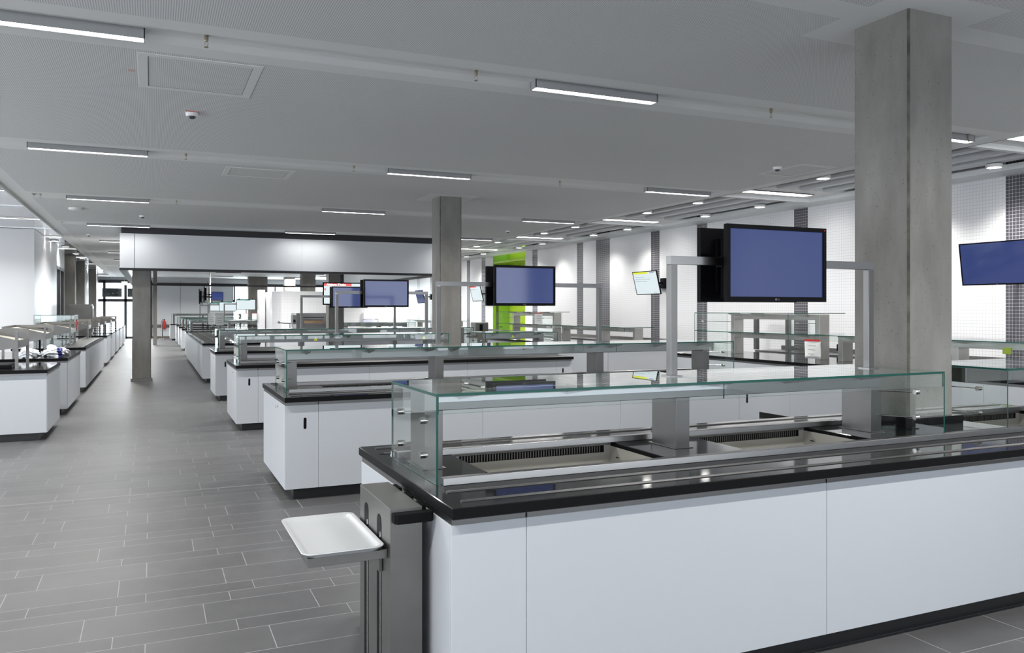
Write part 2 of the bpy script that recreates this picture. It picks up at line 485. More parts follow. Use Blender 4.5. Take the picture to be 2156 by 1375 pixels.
# ------------------------------------------------------------------ walls
STR = [(6.7, 7.65), (11.45, 11.80), (14.42, 14.79), (16.24, 16.60), (18.54, 19.27), (19.99, 20.35), (22.94, 23.32),
       (27.31, 27.68), (28.85, 29.20), (33.0, 33.7), (35.2, 35.6), (40.0, 40.4)]
mb = MB()
def wall_piece(a, b, m): mb.box(11.1, 11.35, a, b, 0, 3.95, m)
y = -8
for a, b in STR:
    for lo, hi in ((y, a),):
        if lo < 23.86 and hi > 26.6:
            wall_piece(lo, 23.86, 0); wall_piece(26.6, hi, 0)
        else: wall_piece(lo, hi, 0)
    wall_piece(a, b, 1); y = b
wall_piece(y, 52.2, 0)
struct('wall_right', mb, [TILEW, TILED], 'long white mosaic tiled wall with dark grey vertical tile stripes', 'wall')
# lime green niche
mb = MB()
mb.box(11.72, 11.80, 23.3, 27.2, 0, 3.95, 1)
mb.box(11.105, 11.72, 26.575, 26.598, 0, 3.95, 0)
mb.box(11.35, 11.72, 23.7, 23.86, 0, 3.95, 1)
mb.box(11.12, 11.72, 23.86, 26.6, 3.3, 3.36, 1)
struct('wall_niche', mb, [GREEN_SHADED, GREEN_LIT], 'lime green recessed wall niche in the tiled wall', 'wall')
t = thing('door_1', 'green door leaf with steel edge in the lime green niche', 'door', (11.2, 26.58, 0), kind='structure')
b = MB(); b.box(11.30, 11.70, 26.545, 26.574, 0, 2.3); build('door_leaf', b, GREEN_SHADED, t)
b = MB(); b.box(11.22, 11.295, 26.54, 26.574, 0, 2.35); build('door_frame', b, STEELV, t)
b = MB(); b.tube([(11.34, 26.545, 1.05), (11.34, 26.50, 1.05), (11.44, 26.50, 1.05)], 0.012); build('door_handle', b, BLACK, t)
# back wall of glazing behind the camera
mb = MB()
mb.box(-7.0, 11.35, -8.0, -7.9, 0, 3.95)
struct('wall_back', mb, WALLW, 'white wall behind the camera', 'wall')
t = thing('window_1', 'wide window band behind the camera', 'window', (1, -7.0, 0), kind='structure')
b = MB()
for q in range(10):
    x = -5.3 + q * 1.4
    b.box(x - .03, x + .03, -6.80, -6.70, .5, 3.3)
b.box(-5.4, 7.4, -6.80, -6.70, .5, .58); b.box(-5.4, 7.4, -6.80, -6.70, 3.22, 3.3); b.box(-5.4, 7.4, -6.80, -6.72, 2.3, 2.36)
build('window_frame', b, DFRAME, t)
mb = MB(); mb.box(-7.1, -7.0, -8, 52, 0, 3.7)
struct('wall_left', mb, WALLW, 'white outer wall on the left', 'wall')
mb = MB(); mb.box(-6.9, -2.6, 22.57, 27.56, 0, 3.615)
mb.m = [0, 0, 1, 1, 0, 0]
struct('wall_block', mb, [mat('satin_white_metal', (0.70, 0.70, 0.72), 0.36, metal=0.3), mat('matt_white_wall', (0.74, 0.74, 0.75), 0.6)], 'smooth white wall block behind the left counters', 'wall', bevel=.004)
# glazed strip and piers further down the left side
t = thing('window_2', 'dark framed glazing past the white wall block on the left', 'window', (-2.75, 29.5, 0), kind='structure')
b = MB()
for yy in (27.7, 28.9, 30.0, 31.2): b.box(-2.82, -2.72, yy - .06, yy + .06, 0, 3.0)
b.box(-2.82, -2.72, 27.6, 31.3, 2.95, 3.05); build('window_frame', b, DFRAME, t)
b = MB(); b.box(-2.78, -2.765, 27.7, 31.2, 0.02, 2.95, ms=(0, 0, 1, 1, 1, 1)); build('pane', b, [GLASS, GEDGE], t)
mb = MB(); mb.box(-7.0, -2.72, 27.62, 31.3, 3.05, 3.615)
struct('wall_left_upper', mb, WALLW, 'white lintel over the dark framed left glazing', 'wall')
for i, (x0, x1, y0, y1) in enumerate(((-2.79, -2.46, 32.0, 32.5), (-2.78, -2.50, 37.0, 37.4), (-2.74, -2.42, 43.0, 43.4))):
    mb = MB(); mb.box(x0, x1, y0, y1, 0, 3.615)
    struct('concrete_pier', mb, CONC, '%s concrete pier on the left beyond the white wall block' % ('first', 'second', 'third')[i], 'pier')
mb = MB(); mb.box(-7.0, -2.80, 32.55, 52, 0, 3.615)
struct('wall_left_far', mb, WALLW, 'white wall behind the far left piers', 'wall')
# ---- far end wall with entrance door and windows
mb = MB()
mb.box(-0.02, 4.55, 52, 52.2, 0, 3.26); mb.box(-0.02, 4.55, 51.985, 52, 0.0, .11, 1)
for x in (1.55, 3.05): mb.box(x - .006, x + .006, 51.99, 52, .8, 3.4, 1)
mb.box(-0.02, 3.4, 51.98, 52, .62, .80, 2)
mb.box(-7.0, -3.1, 52, 52.2, 0, 3.26); mb.box(4.55, 11.35, 52, 52.2, 0, 1.0)
mb.box(-7.0, 11.35, 52.0, 52.2, 3.26, 3.60, 0)
struct('wall_far', mb, [WALLW, EDGE, DSTEEL], 'white panelled far end wall', 'wall')
mb = MB(); mb.box(-0.02, 11.0, 51.9, 52, 3.15, 3.26)
struct('trim_far', mb, BLKT, 'black trim band along the top of the far wall', 'trim')
t = thing('door_2', 'dark framed glass entrance door at the far left end', 'door', (-1.5, 52, 0), kind='structure')
b = MB()
for x in (-3.06, -2.5, -1.40, -0.06): b.box(x - .07, x + .07, 51.9, 52.02, 0, 3.36)
b.box(-3.1, -0.02, 51.9, 52.02, 2.14, 2.30); b.box(-3.1, -0.02, 51.9, 52.02, 3.22, 3.40); b.box(-3.1, -0.02, 51.9, 52.02, 0, .12)
build('door_frame', b, DFRAME, t)
for x0, x1, z0, z1 in ((-2.99, -2.57, .12, 2.14), (-2.43, -1.47, .12, 2.14), (-1.33, -.13, .12, 2.14), (-2.99, -.13, 2.30, 3.22)):
    b = MB(); b.box(x0, x1, 51.95, 51.965, z0, z1, ms=(1, 1, 0, 0, 1, 1)); build('pane', b, [GLASS, GEDGE], t)
for x0, x1 in ((-2.62, -1.60), (-1.30, -.2)):
    b = MB(); b.box(x0, x1, 52.06, 52.3, 2.42, 2.92)
    for q in range(4):
        b.box(x0 + .1 + q * .22, x0 + .14 + q * .22, 52.05, 52.06, 2.52 + .04 * q, 2.56 + .04 * q, 1)  # white squares paint lamp reflections onto the dark panel
    build('dark_panel', b, [BLKT, WPLAST], t)
b = MB()
for q in range(5): b.box(-1.2 + q * .18, -1.16 + q * .18, 51.945, 51.949, 1.36, 1.41)
build('marking', b, INK, t)
t = thing('window_3', 'bright window band at the far end beyond the kitchen', 'window', (7, 52, 1), kind='structure')
b = MB()
for x in (4.6, 5.8, 7.0, 8.2, 9.4, 10.95): b.box(x - .04, x + .04, 51.95, 52.05, 1.0, 3.2)
b.box(4.55, 11.0, 51.95, 52.05, 2.0, 2.1); b.box(4.55, 11.0, 51.95, 52.05, 1.0, 1.08); build('window_frame', b, DFRAME, t)
b = MB(); b.box(4.6, 10.95, 52.0, 52.012, 1.05, 3.2, ms=(1, 1, 0, 0, 1, 1)); build('pane', b, [GLASS, GEDGE], t)

# ------------------------------------------------------------------ concrete columns
def column(c, z0, label, nick=False):
    t = thing('concrete_column', label, 'column', ((c[0] + c[1]) / 2, (c[2] + c[3]) / 2, 0), kind='structure')
    b = MB()
    x0, x1, y0, y1 = c
    h = .013
    b.prism([(x0 + h, y0), (x1 - h, y0), (x1, y0 + h), (x1, y1 - h), (x1 - h, y1), (x0 + h, y1), (x0, y1 - h), (x0, y0 + h)], 'z', 0, CZ + .001)
    b.m = [0, 1, 0, 1, 0, 1, 0, 1, 0, 0]
    build('column_shaft', b, [CONC, CONCD], t)
    b = MB(); b.slab(x0 - .03, x1 + .03, y0 - .05, y1 + .03, z0, z0 + .075, [(x0 - .001, x1 + .001, y0 - .001, y1 + .001)])
    build('column_skirting', b, STONE if z0 > .5 else DSTEEL, t, bevel=.003)
    return t
column(COLS[0], .9, 'big concrete column rising through the nearest counter at the right')
column(COLS[1], .9, 'concrete column in mid picture behind the third counter')
column(COLS[2], 0, 'concrete column standing on the floor of the left aisle')
column(COLS[3], 0, 'concrete column behind the fourth counter in front of the tiled kitchen block')
for i, (x0, x1, y0, y1) in enumerate(((6.0, 6.58, 36, 36.6), (5.0, 6.05, 48, 48.5), (7.0, 7.6, 48, 48.5), (0.05, .22, 42, 42.5))):
    mb = MB(); mb.box(x0, x1, y0, y1, 0, CZ)
    struct('concrete_column', mb, CONC, ('pale concrete column rising behind the tiled kitchen block', 'wide concrete column between the far windows',
        'concrete column right of the wide one at the far windows', 'slim concrete column just behind the aisle column')[i], 'column')

# ------------------------------------------------------------------ suspended bulkhead
t = thing('suspended_bulkhead', 'long white fascia box hanging from the ceiling across the hall', 'bulkhead', (3.2, 21.5, 2.6))
hx0, hx1, hy0, hy1, hz0, hz1 = -0.67, 7.1, 20.46, 33.0, 2.62, 3.41
b = MB()
b.box(hx0, -0.375, hy0, hy0 + .10, hz0, hz1); b.box(-0.365, 3.4, hy0, hy0 + .10, hz0, hz1); b.box(3.402, hx1, hy0, hy0 + .10, hz0, hz1)
build('front_fascia', b, WALLW, t)
b = MB(); b.box(hx0, hx0 + .06, hy0 + .10, hy1, hz0, hz1); build('side_fascia', b, WALLW, t)
b = MB(); b.box(hx1 - .06, hx1, hy0 + .10, hy1, hz0, hz1); build('side_fascia', b, WALLW, t)
b = MB(); b.slab(hx0 + .03, hx1 - .03, hy0 + .03, hy1 - .03, hz1, 3.559, [(hx0 + .07, hx1 - .07, hy0 + .07, hy1 - .07)] + [(c[0] - .01, c[1] + .01, c[2] - .01, c[3] + .01) for c in COLS[2:]]); build('shadow_gap', b, BLKT, t)
b = MB(); b.slab(hx0 - .01, hx1 + .01, hy0 - .01, hy1, hz0 - .055, hz0, [(hx0 + .14, hx1 - .14, hy0 + .14, hy1 - .1)]); build('bottom_trim', b, BLKT, t)
b = MB(); b.box(hx0 + .10, hx0 + .34, 22.3, 31.0, hz0 + .12, hz0 + .14); build('light_panel', b, SOFT, t)

# ------------------------------------------------------------------ lamps
def linear_light(x0, x1, y, z, label, w=0.105, h=0.115, group='linear ceiling lights', power=1.0):
    t = thing('linear_ceiling_light', label, 'ceiling light', ((x0 + x1) / 2, y, z), group)
    b = MB()
    b.box(x0, x1, y - w / 2, y - w / 2 + .006, z, z + h); b.box(x0, x1, y + w / 2 - .006, y + w / 2, z, z + h)
    b.box(x0, x0 + .006, y - w / 2, y + w / 2, z, z + h); b.box(x1 - .006, x1, y - w / 2, y + w / 2, z, z + h)
    b.box(x0, x1, y - w / 2, y + w / 2, z + h - .01, z + h)
    build('lamp_housing', b, HOUSE, t)
    b = MB(); b.box(x0 + .007, x1 - .007, y - w / 2 + .007, y + w / 2 - .007, z + .004, z + .02)
    build('diffuser', b, LAMPM, t)
    l = bpy.data.lights.new('lamp_beam', 'AREA'); l.shape = 'RECTANGLE'; l.size = x1 - x0 - .04; l.size_y = w - .03
    l.energy = LAMP * (x1 - x0) / 1.25 * power; l.color = (1, .985, .955); l.spread = math.radians(150)
    o = bpy.data.objects.new('lamp_beam', l); COL.objects.link(o); o.parent = t; o.location = (0, 0, -.002)
    return t
for k in range(2, 13):
    y = ROWS[k]
    nm = 'behind the camera' if k == 2 else 'in the %s lamp channel' % names[k - 3]
    for j, (a, b_) in enumerate(((-1.31, -.045), (2.93, 4.14), (7.10, 8.32))):
        if hy0 < y < hy1 and j == 0: b_ = -0.75
        linear_light(a, b_, y, CZ - .045, '%s linear ceiling light %s' % (('left', 'middle', 'right')[j], nm), h=.09, power=(.1, .1, .3)[j] if k == 6 else {3: .78, 4: (.8 if j == 0 else 1.2), 5: 1.15, 7: 3.2, 8: 2.2}.get(k, 1.0) if k < 9 else 1.9)
    if True:
        linear_light(-4.6, -2.2, y, 3.60, 'linear light in the glossy left ceiling %s' % ('level with the %s lamp channel' % names[k - 3] if k > 2 else 'level with the camera'), h=.019, group='lights in the left ceiling', power=.12 if k == 7 else .55)
    if 3 <= k < 10:
        linear_light(8.76, 10.46, y, 3.64, 'light under the cross beam over the serving aisle at the %s lamp channel' % names[k - 3], w=.24, h=.019, group='cross beam lights', power=.2)

def downlight(x, y, z, label, power=SPOT, r=.085, spot=True):
    t = thing('downlight', label, 'downlight', (x, y, z), 'round downlights')
    b = MB()
    n = 24
    b.lathe([(r + .02, z + .03), (r + .02, z - .012), (r + .004, z - .016), (r, z - .006), (r, z + .03)], x, y, n); build('lamp_rim', b, WPLAST, t, smooth=True)
    b = MB(); b.lathe([(r - .002, z + .01), (r - .002, z - .004), (r * .6, z - .008)], x, y, n); build('lens', b, LAMP2, t)
    if spot:
        l = bpy.data.lights.new('lamp_beam', 'SPOT'); l.energy = power; l.spot_size = math.radians(125); l.spot_blend = 1.0
        l.shadow_soft_size = .06; l.color = (1, .97, .93)
        o = bpy.data.objects.new('lamp_beam', l); COL.objects.link(o); o.parent = t; o.location = (0, 0, -.03)
    return t
for k in range(2, 8):
    for j, dy in enumerate((1.22, 2.86)):
        for i, x in enumerate((9.02, 10.44)):
            downlight(x, ROWS[k] + dy, 3.60, '%s downlight of the %s recess bay in the row %s' % (('front', 'rear')[j], names[k - 3] if k > 2 else 'foremost', ('nearer the main ceiling', 'nearer the tiled wall')[i]), spot=(i == 1), power=SPOT * (1.9 if k < 4 else 1.0))
for i, (x, y) in enumerate(((-3.25, 21.3), (-2.5, 26.0), (-2.42, 28.2), (-2.4, 31.6), (-2.4, 34.5))):
    downlight(x, y, 3.606, '%s downlight in the glossy left ceiling counted from the camera' % names[i].replace('nearest', 'first'), spot=(i < 1), power=28)

# ------------------------------------------------------------------ ceiling fittings
def sprinkler(x, y, label):
    t = thing('sprinkler_head', label, 'sprinkler', (x, y, CZ), 'sprinkler heads')
    z = CZ + .03
    b = MB(); b.lathe([(.014, z + .02), (.014, z - .035), (.009, z - .045)], x, y, 10)
    b.tube([(x - .008, y, z - .045), (x - .011, y, z - .065), (x, y, z - .083)], .0022, 6); b.tube([(x + .008, y, z - .045), (x + .011, y, z - .065), (x, y, z - .083)], .0022, 6)
    build('sprinkler_body', b, BRASS, t)
    b = MB(); b.lathe([(.015, z - .083), (.015, z - .086)], x, y, 12); build('deflector', b, BRASS, t)
for x, r, lb in ((.35, 3, 'left sprinkler head in the nearest lamp channel'), (2.39, 3, 'sprinkler head left of the middle light in the nearest lamp channel'), (5.43, 3, 'sprinkler head left of the big column in the nearest lamp channel'),
                 (8.2, 3, 'sprinkler head right of the big column in the nearest lamp channel'), (.38, 4, 'left sprinkler head in the second lamp channel'), (2.46, 4, 'sprinkler head left of the middle light in the second lamp channel'),
                 (5.55, 4, 'right sprinkler head in the second lamp channel'), (.39, 5, 'right sprinkler head in the third lamp channel'), (-1.68, 5, 'left sprinkler head in the third lamp channel')):
    sprinkler(x, ROWS[r] - .06, lb)
def smoke_detector(x, y, label):
    t = thing('smoke_detector', label, 'smoke detector', (x, y, CZ), 'smoke detectors')
    b = MB(); b.lathe([(.058, CZ), (.058, CZ - .018), (.048, CZ - .034)], x, y, 20); build('detector_base', b, WPLAST, t, smooth=True)
    b = MB(); b.lathe([(.036, CZ - .034), (.030, CZ - .048), (.012, CZ - .056)], x, y, 16); build('detector_cage', b, DFRAME, t, smooth=True)
for x, y, lb in ((.353, 8.41, 'nearest smoke detector with a red strip at upper left'), (7.62, 8.41, 'smoke detector left of the big column on the right'),
                 (-.175, 17.93, 'small smoke detector above the white fascia box'), (7.82, 17.8, 'smoke detector near the recess edge behind the mid column'), (-1.45, 22.9, 'far smoke detector left of the white fascia box')):
    smoke_detector(x, y, lb)
b = MB(); b.box(.29, .42, 8.322, 8.332, CZ - .004, CZ); tag(build('red_strip', b, RED), 'thin red strip behind the nearest smoke detector', 'strip')
b = MB(); b.lathe([(.12, CZ), (.125, CZ - .03), (.09, CZ - .045)], -1.3, 17.1, 24); tag(build('ceiling_speaker', b, WPLAST, smooth=True), 'flat white round disc fitting on the left of the ceiling', 'ceiling fitting')
def hatch(x0, x1, y0, y1, label):
    t = thing('access_hatch', label, 'access hatch', ((x0 + x1) / 2, (y0 + y1) / 2, CZ), 'ceiling access hatches')
    b = MB(); b.slab(x0, x1, y0, y1, CZ - .003, CZ, [(x0 + .07, x1 - .07, y0 + .07, y1 - .07)]); build('hatch_frame', b, PLASTER, t)
    b = MB(); b.slab(x0 + .07, x1 - .07, y0 + .07, y1 - .07, CZ - .0012, CZ - .0002, [(x0 + .075, x1 - .075, y0 + .075, y1 - .075)]); build('hatch_joint', b, EDGE, t)
hatch(-.10, .80, 6.58, 7.60, 'framed access hatch in the ceiling near the upper left')
hatch(7.75, 8.35, 8.10, 8.95, 'access hatch outline beside the smoke detector near the big column')
hatch(.90, 1.80, 11.35, 12.1, 'faint access hatch behind the second lamp channel')
b = MB(); b.box(-.175, -.125, 7.06, 7.14, CZ - .001, CZ); tag(build('ceiling_sticker', b, mat('pink_sticker', (.72, .55, .55), .6)), 'small pinkish sticker on the ceiling left of the framed hatch', 'sticker')

# ------------------------------------------------------------------ serving counters
TOPZ, STH, PZ0 = .9, .045, .10
def slot_poly(x, z, w, h):
    return [(x + w / 2 * math.cos(a), z + (h / 2 - w / 2) * (1 if math.sin(a) >= 0 else -1) + w / 2 * math.sin(a)) for a in [2 * math.pi * k / 16 + .001 for k in range(16)]]
def cabinet(x0, x1, y0, y1, label, holes=(), first=False, last=False, slot=None, rslot=None, group='white cabinet units'):
    t = thing('cabinet_unit', label, 'cabinet', ((x0 + x1) / 2, (y0 + y1) / 2, 0), group)
    e = .018; g = .002
    fy = y0 + .036; by = y1 - .036; lx = x0 + (.006 if first else 0); rx = x1 - (.006 if last else 0)
    zt = TOPZ - STH
    b = MB(); b.slab(x0 + (.03 if first else .0), x1 - (.03 if last else .0), fy + e, by - e, PZ0, zt - .001, holes)
    build('carcass', b, EDGE, t)
    b = MB(); b.slab(x0 + (.09 if first else 0), x1 - (.09 if last else 0), fy + .07, by - .07, 0, PZ0, holes); build('plinth', b, PLINTH, t)
    # front
    pz1 = zt - .029
    d = MB(); d.box(lx + g / 2, rx - g / 2, fy, fy + e, PZ0, pz1); p = build('door' if slot else 'front_panel', d, WHITE, t, bevel=.0015, seg=1)
    if slot:
        q = MB(); q.prism(slot_poly(slot, .667, .026, .10), 'y', fy - .0008, fy + .01); build('finger_slot', q, BLACK, p)
    if all(not (h[0] < x1 and h[1] > x0 and h[3] > by - e) for h in holes):
        d = MB(); d.box(lx + g / 2, rx - g / 2, by - e, by, PZ0, pz1); p = build('rear_panel', d, WHITE, t, bevel=.0015, seg=1)
        if rslot:
            q = MB(); q.prism(slot_poly(rslot, .667, .026, .10), 'y', by - .01, by + .0008); build('finger_slot', q, BLACK, p)
    if first:
        d = MB(); d.box(lx, lx + e, fy + e + g, by - e - g, PZ0, pz1); build('end_panel', d, WHITE, t, bevel=.0015, seg=1)
        q = MB()
        for yy, zz in ((y0 + .45, .78), (y0 + .58, .76)): q.prism([(yy - .008, zz - .012), (yy + .008, zz - .012), (yy + .008, zz + .012), (yy - .008, zz + .012)], 'x', lx - .002, lx)
        if group: build('screw_cap', q, DSTEEL, t)
    if last:
        d = MB(); d.box(rx - e, rx, fy + e + g, by - e - g, PZ0, pz1); build('end_panel', d, WHITE, t, bevel=.0015, seg=1)
    hh = [h for h in holes if h[3] > by - .03]
    if first or last:
        b = MB(); b.slab(lx + .004, rx - .004, fy + .004, by - .004, pz1, zt, [(lx + .03 if first else x0 - 1, rx - .03 if last else x1 + 1, fy + .03, by - .03)] + hh); build('steel_trim', b, STEEL, t)
    else:
        b = MB(); b.box(lx + .004, rx - .004, fy + .003, fy + .03, pz1, zt); build('steel_trim', b, STEEL, t)
        b = MB(); b.slab(lx + .004, rx - .004, by - .03, by - .004, pz1, zt, hh); build('steel_trim', b, STEEL, t)
    return t
def worktop(x0, x1, y0, y1, label, wells=(), notch=(), rails=True):
    t = thing('stone_worktop', label, 'worktop', ((x0 + x1) / 2, (y0 + y1) / 2, TOPZ - STH), 'black stone worktops')
    b = MB(); b.slab(x0, x1, y0, y1, TOPZ - STH, TOPZ, list(wells) + list(notch), mside=1); build('stone_slab', b, [STONE, STONES], t, weld=True, bevel=.003, seg=1)
    if rails:
        segs = [(x0 + .07, x1 - .06)]
        for y in (y0 + .10, y0 + .27, y1 - .10, y1 - .27):
            for a, c in segs:
                b = MB(); b.prism([(y - .011, TOPZ + .0006), (y - .005, TOPZ + .006), (y + .005, TOPZ + .006), (y + .011, TOPZ + .0006)], 'x', a, c); build('tray_rail', b, STEEL, t)
        for y in (y0 + .415, y1 - .415):
            n = [h for h in notch if h[2] < y + .05 and h[3] > y - .05]
            ss = [(x0 + .10, n[0][0] - .02), (n[0][1] + .02, x1 - .08)] if n else [(x0 + .10, x1 - .08)]
            for a, c in ss:
                b = MB(); b.prism([(y - .024, TOPZ), (y - .020, TOPZ + .032), (y + .020, TOPZ + .032), (y + .024, TOPZ)], 'x', a, c); build('rail_strip', b, STEEL, t, bevel=.002)
    return t
def well(x0, x1, y0, y1, label):
    t = thing('chilled_well', label, 'food well', ((x0 + x1) / 2, (y0 + y1) / 2, .62), 'sunken steel food wells')
    z0 = .70; e = .002; q = .004
    b = MB()
    b.box(x0 + q, x1 - q, y0 + q, y1 - q, z0, z0 + e)
    zs = TOPZ - .022
    b.box(x0 + q, x0 + q + e, y0 + q, y1 - q, z0, zs); b.box(x1 - q - e, x1 - q, y0 + q, y1 - q, z0, zs)
    b.box(x0 + q, x1 - q, y0 + q, y0 + q + e, z0, TOPZ - .004); b.box(x0 + q, x1 - q, y1 - q - e, y1 - q, z0, TOPZ - .004)
    build('basin', b, WELLM, t)
    b = MB(); b.box(x0 + q, x1 - q, y1 - .016, y1 - q, TOPZ - .004, TOPZ - .0005); build('basin_rim', b, STEEL, t)
    b = MB(); b.box(x0 + q, x1 - q, y0 + q, y0 + .016, TOPZ - .004, TOPZ - .0005); build('basin_rim', b, STEEL, t)
    b = MB(); yy = y1 - q - e
    b.box(x0 + .05, x1 - .05, yy - .004, yy - .002, .845, .885, 0)
    n = int((x1 - x0 - .12) / .016)
    for k in range(n): b.box(x0 + .06 + k * .016, x0 + .066 + k * .016, yy - .007, yy - .003, .848, .882, 1)
    build('air_grille', b, [BLACK, DSTEEL], t)
    b = MB(); b.box(x0 + .02, x1 - .02, y1 - .03, y1 - .018, .888, .894); build('grille_lip', b, STEEL, t)
    b = MB()
    for k in range(3): b.box(x1 - q - .004, x1 - q - .0025, y1 - .10, y1 - .07, .76 + k * .03, .765 + k * .03)
    build('vent_slot', b, BLACK, t)
def pane(b, x0, x1, y0, y1, z0, z1):
    d = (x1 - x0, y1 - y0, z1 - z0); k = d.index(min(d))
    ms = [1] * 6; ms[2 * k] = ms[2 * k + 1] = 0
    b.box(x0, x1, y0, y1, z0, z1, ms=ms); return b
def guard(x0, x1, yc, posts, label, ends=(True, True), stick=(), detail=True, ztop=1.293, z0=.9, depth=.355, xb=None, rod0=None):
    t = thing('glass_sneeze_guard', label, 'sneeze guard', ((x0 + x1) / 2, yc, z0), 'glass sneeze guards')
    y0, y1 = yc - depth + .005, yc + depth
    zb = ztop - .013
    lo = posts[0] - .045 if xb is None else xb[0]; hi = posts[-1] + .045 if xb is None else xb[1]
    for x in posts:
        b = MB(); b.box(x - .045, x + .045, yc, yc + .23, z0 + .001, zb - .105)
        if detail: b.box(x - .06, x + .06, yc - .015, yc + .245, z0, z0 + .004)
        build('post', b, STEELV, t, bevel=.003)
    b = MB(); b.box(lo, hi, yc, yc + .23, zb - .105, zb - .006); build('beam', b, STEEL, t, bevel=.003)
    cuts = [x0] + ([posts[1] + .02] if len(posts) > 2 else []) + [x1]
    cuts = [x0, x1] if len(posts) < 3 else [x0, posts[len(posts) // 2] , x1]
    for a, c in zip(cuts, cuts[1:]):
        b = pane(MB(), a + (.002 if a != x0 else 0), c, y0, y1, zb + .001, ztop); build('top_glass', b, [GLASS, GEDGE], t)
        b = pane(MB(), a + (.002 if a != x0 else .012), c - (.012 if c == x1 else 0), y0, y0 + .008, zb - .075, zb); build('front_lip_glass', b, [GLASS, GEDGE], t)
    for side, x in ((0, x0), (1, x1 - .01)):
        if not ends[side]: continue
        b = pane(MB(), x, x + .01, y0, y1, z0 + .001, zb); p = build('end_glass', b, [GLASS, GEDGE], t)
        if detail:
            px = (posts[0] if rod0 is None else rod0) if side == 0 else posts[-1]
            for yy in (yc - .16, yc + .20):
                for zz in (z0 + .10, z0 + .255):
                    q = MB(); sgn = -1 if side == 0 else 1
                    q.tube([(x + .005 + sgn * .018, yy, zz), (x + .005 - sgn * .016, yy, zz)], .015, 14)
                    build('glass_knob', q, CHROME, p, smooth=True)
            for zz in (z0 + .10, z0 + .255):
                for yy in (yc - .16, yc + .20):
                    q = MB(); q.tube([(x + .005, yy, zz), (px, min(max(yy, yc + .03), yc + .2), zz)], .004, 8); build('standoff_rod', q, CHROME, p)
    if detail:
        for x in posts:
            for dx in (-.13, .13):
                if not (x0 + .03 < x + dx < x1 - .03): continue
                b = MB(); b.prism([(yc, zb - .055), (yc, zb - .001), (yc - .26, zb - .001), (yc - .26, zb - .012)], 'x', x + dx - .006, x + dx + .006); build('glass_bracket', b, DSTEEL, t)
        for a, c in zip(posts, posts[1:]):
            x = (a + c) / 2
            b = MB(); b.prism([(yc, zb - .055), (yc, zb - .001), (yc - .26, zb - .001), (yc - .26, zb - .012)], 'x', x - .006, x + .006); build('glass_bracket', b, DSTEEL, t)
    for x in stick:
        b = MB(); b.prism([(x - .028, zb - .085), (x + .028, zb - .085), (x, zb - .03)], 'y', yc - .001, yc); build('warning_sticker', b, YELLOW, t)
    return t
def screen_frame(x0, x1, yc, bx, label, z1=1.948, zb=1.294):
    """steel portal that carries two screens back to back"""
    t = thing('screen_portal', label, 'screen frame', ((x0 + x1) / 2, yc, zb), 'steel screen frames')
    w = .022
    for x in (x0, x1):
        b = MB(); b.box(x - w, x + w, yc, yc + .045, zb, z1 - .045); build('post', b, STEELV, t, bevel=.003)
        b = MB(); b.box(x - .04, x + .04, yc - .02, yc + .065, zb - .001, zb + .005); build('foot_plate', b, STEEL, t)
    b = MB()
    b.prism([(x0 - w, z1), (x0 + w, z1 - .045), (x1 - w, z1 - .045), (x1 + w, z1)], 'y', yc, yc + .045); b2 = b
    b2.prism([(x0 - w, z1 - .045), (x0 + w, z1 - .045), (x0 - w, z1)], 'y', yc, yc + .045); b2.prism([(x1 - w, z1 - .045), (x1 + w, z1 - .045), (x1 + w, z1)], 'y', yc, yc + .045)
    build('cross_bar', b2, STEEL, t)
    b = MB(); b.box(bx - .30, bx + .30, yc - .004, yc + .049, z1 - .052, z1 + .004)
    b.box(bx - .25, bx - .21, yc - .03, yc + .075, 1.72, 2.09); b.box(bx + .21, bx + .25, yc - .03, yc + .075, 1.72, 2.09)
    build('screen_bracket', b, BLACK, t)
    return t
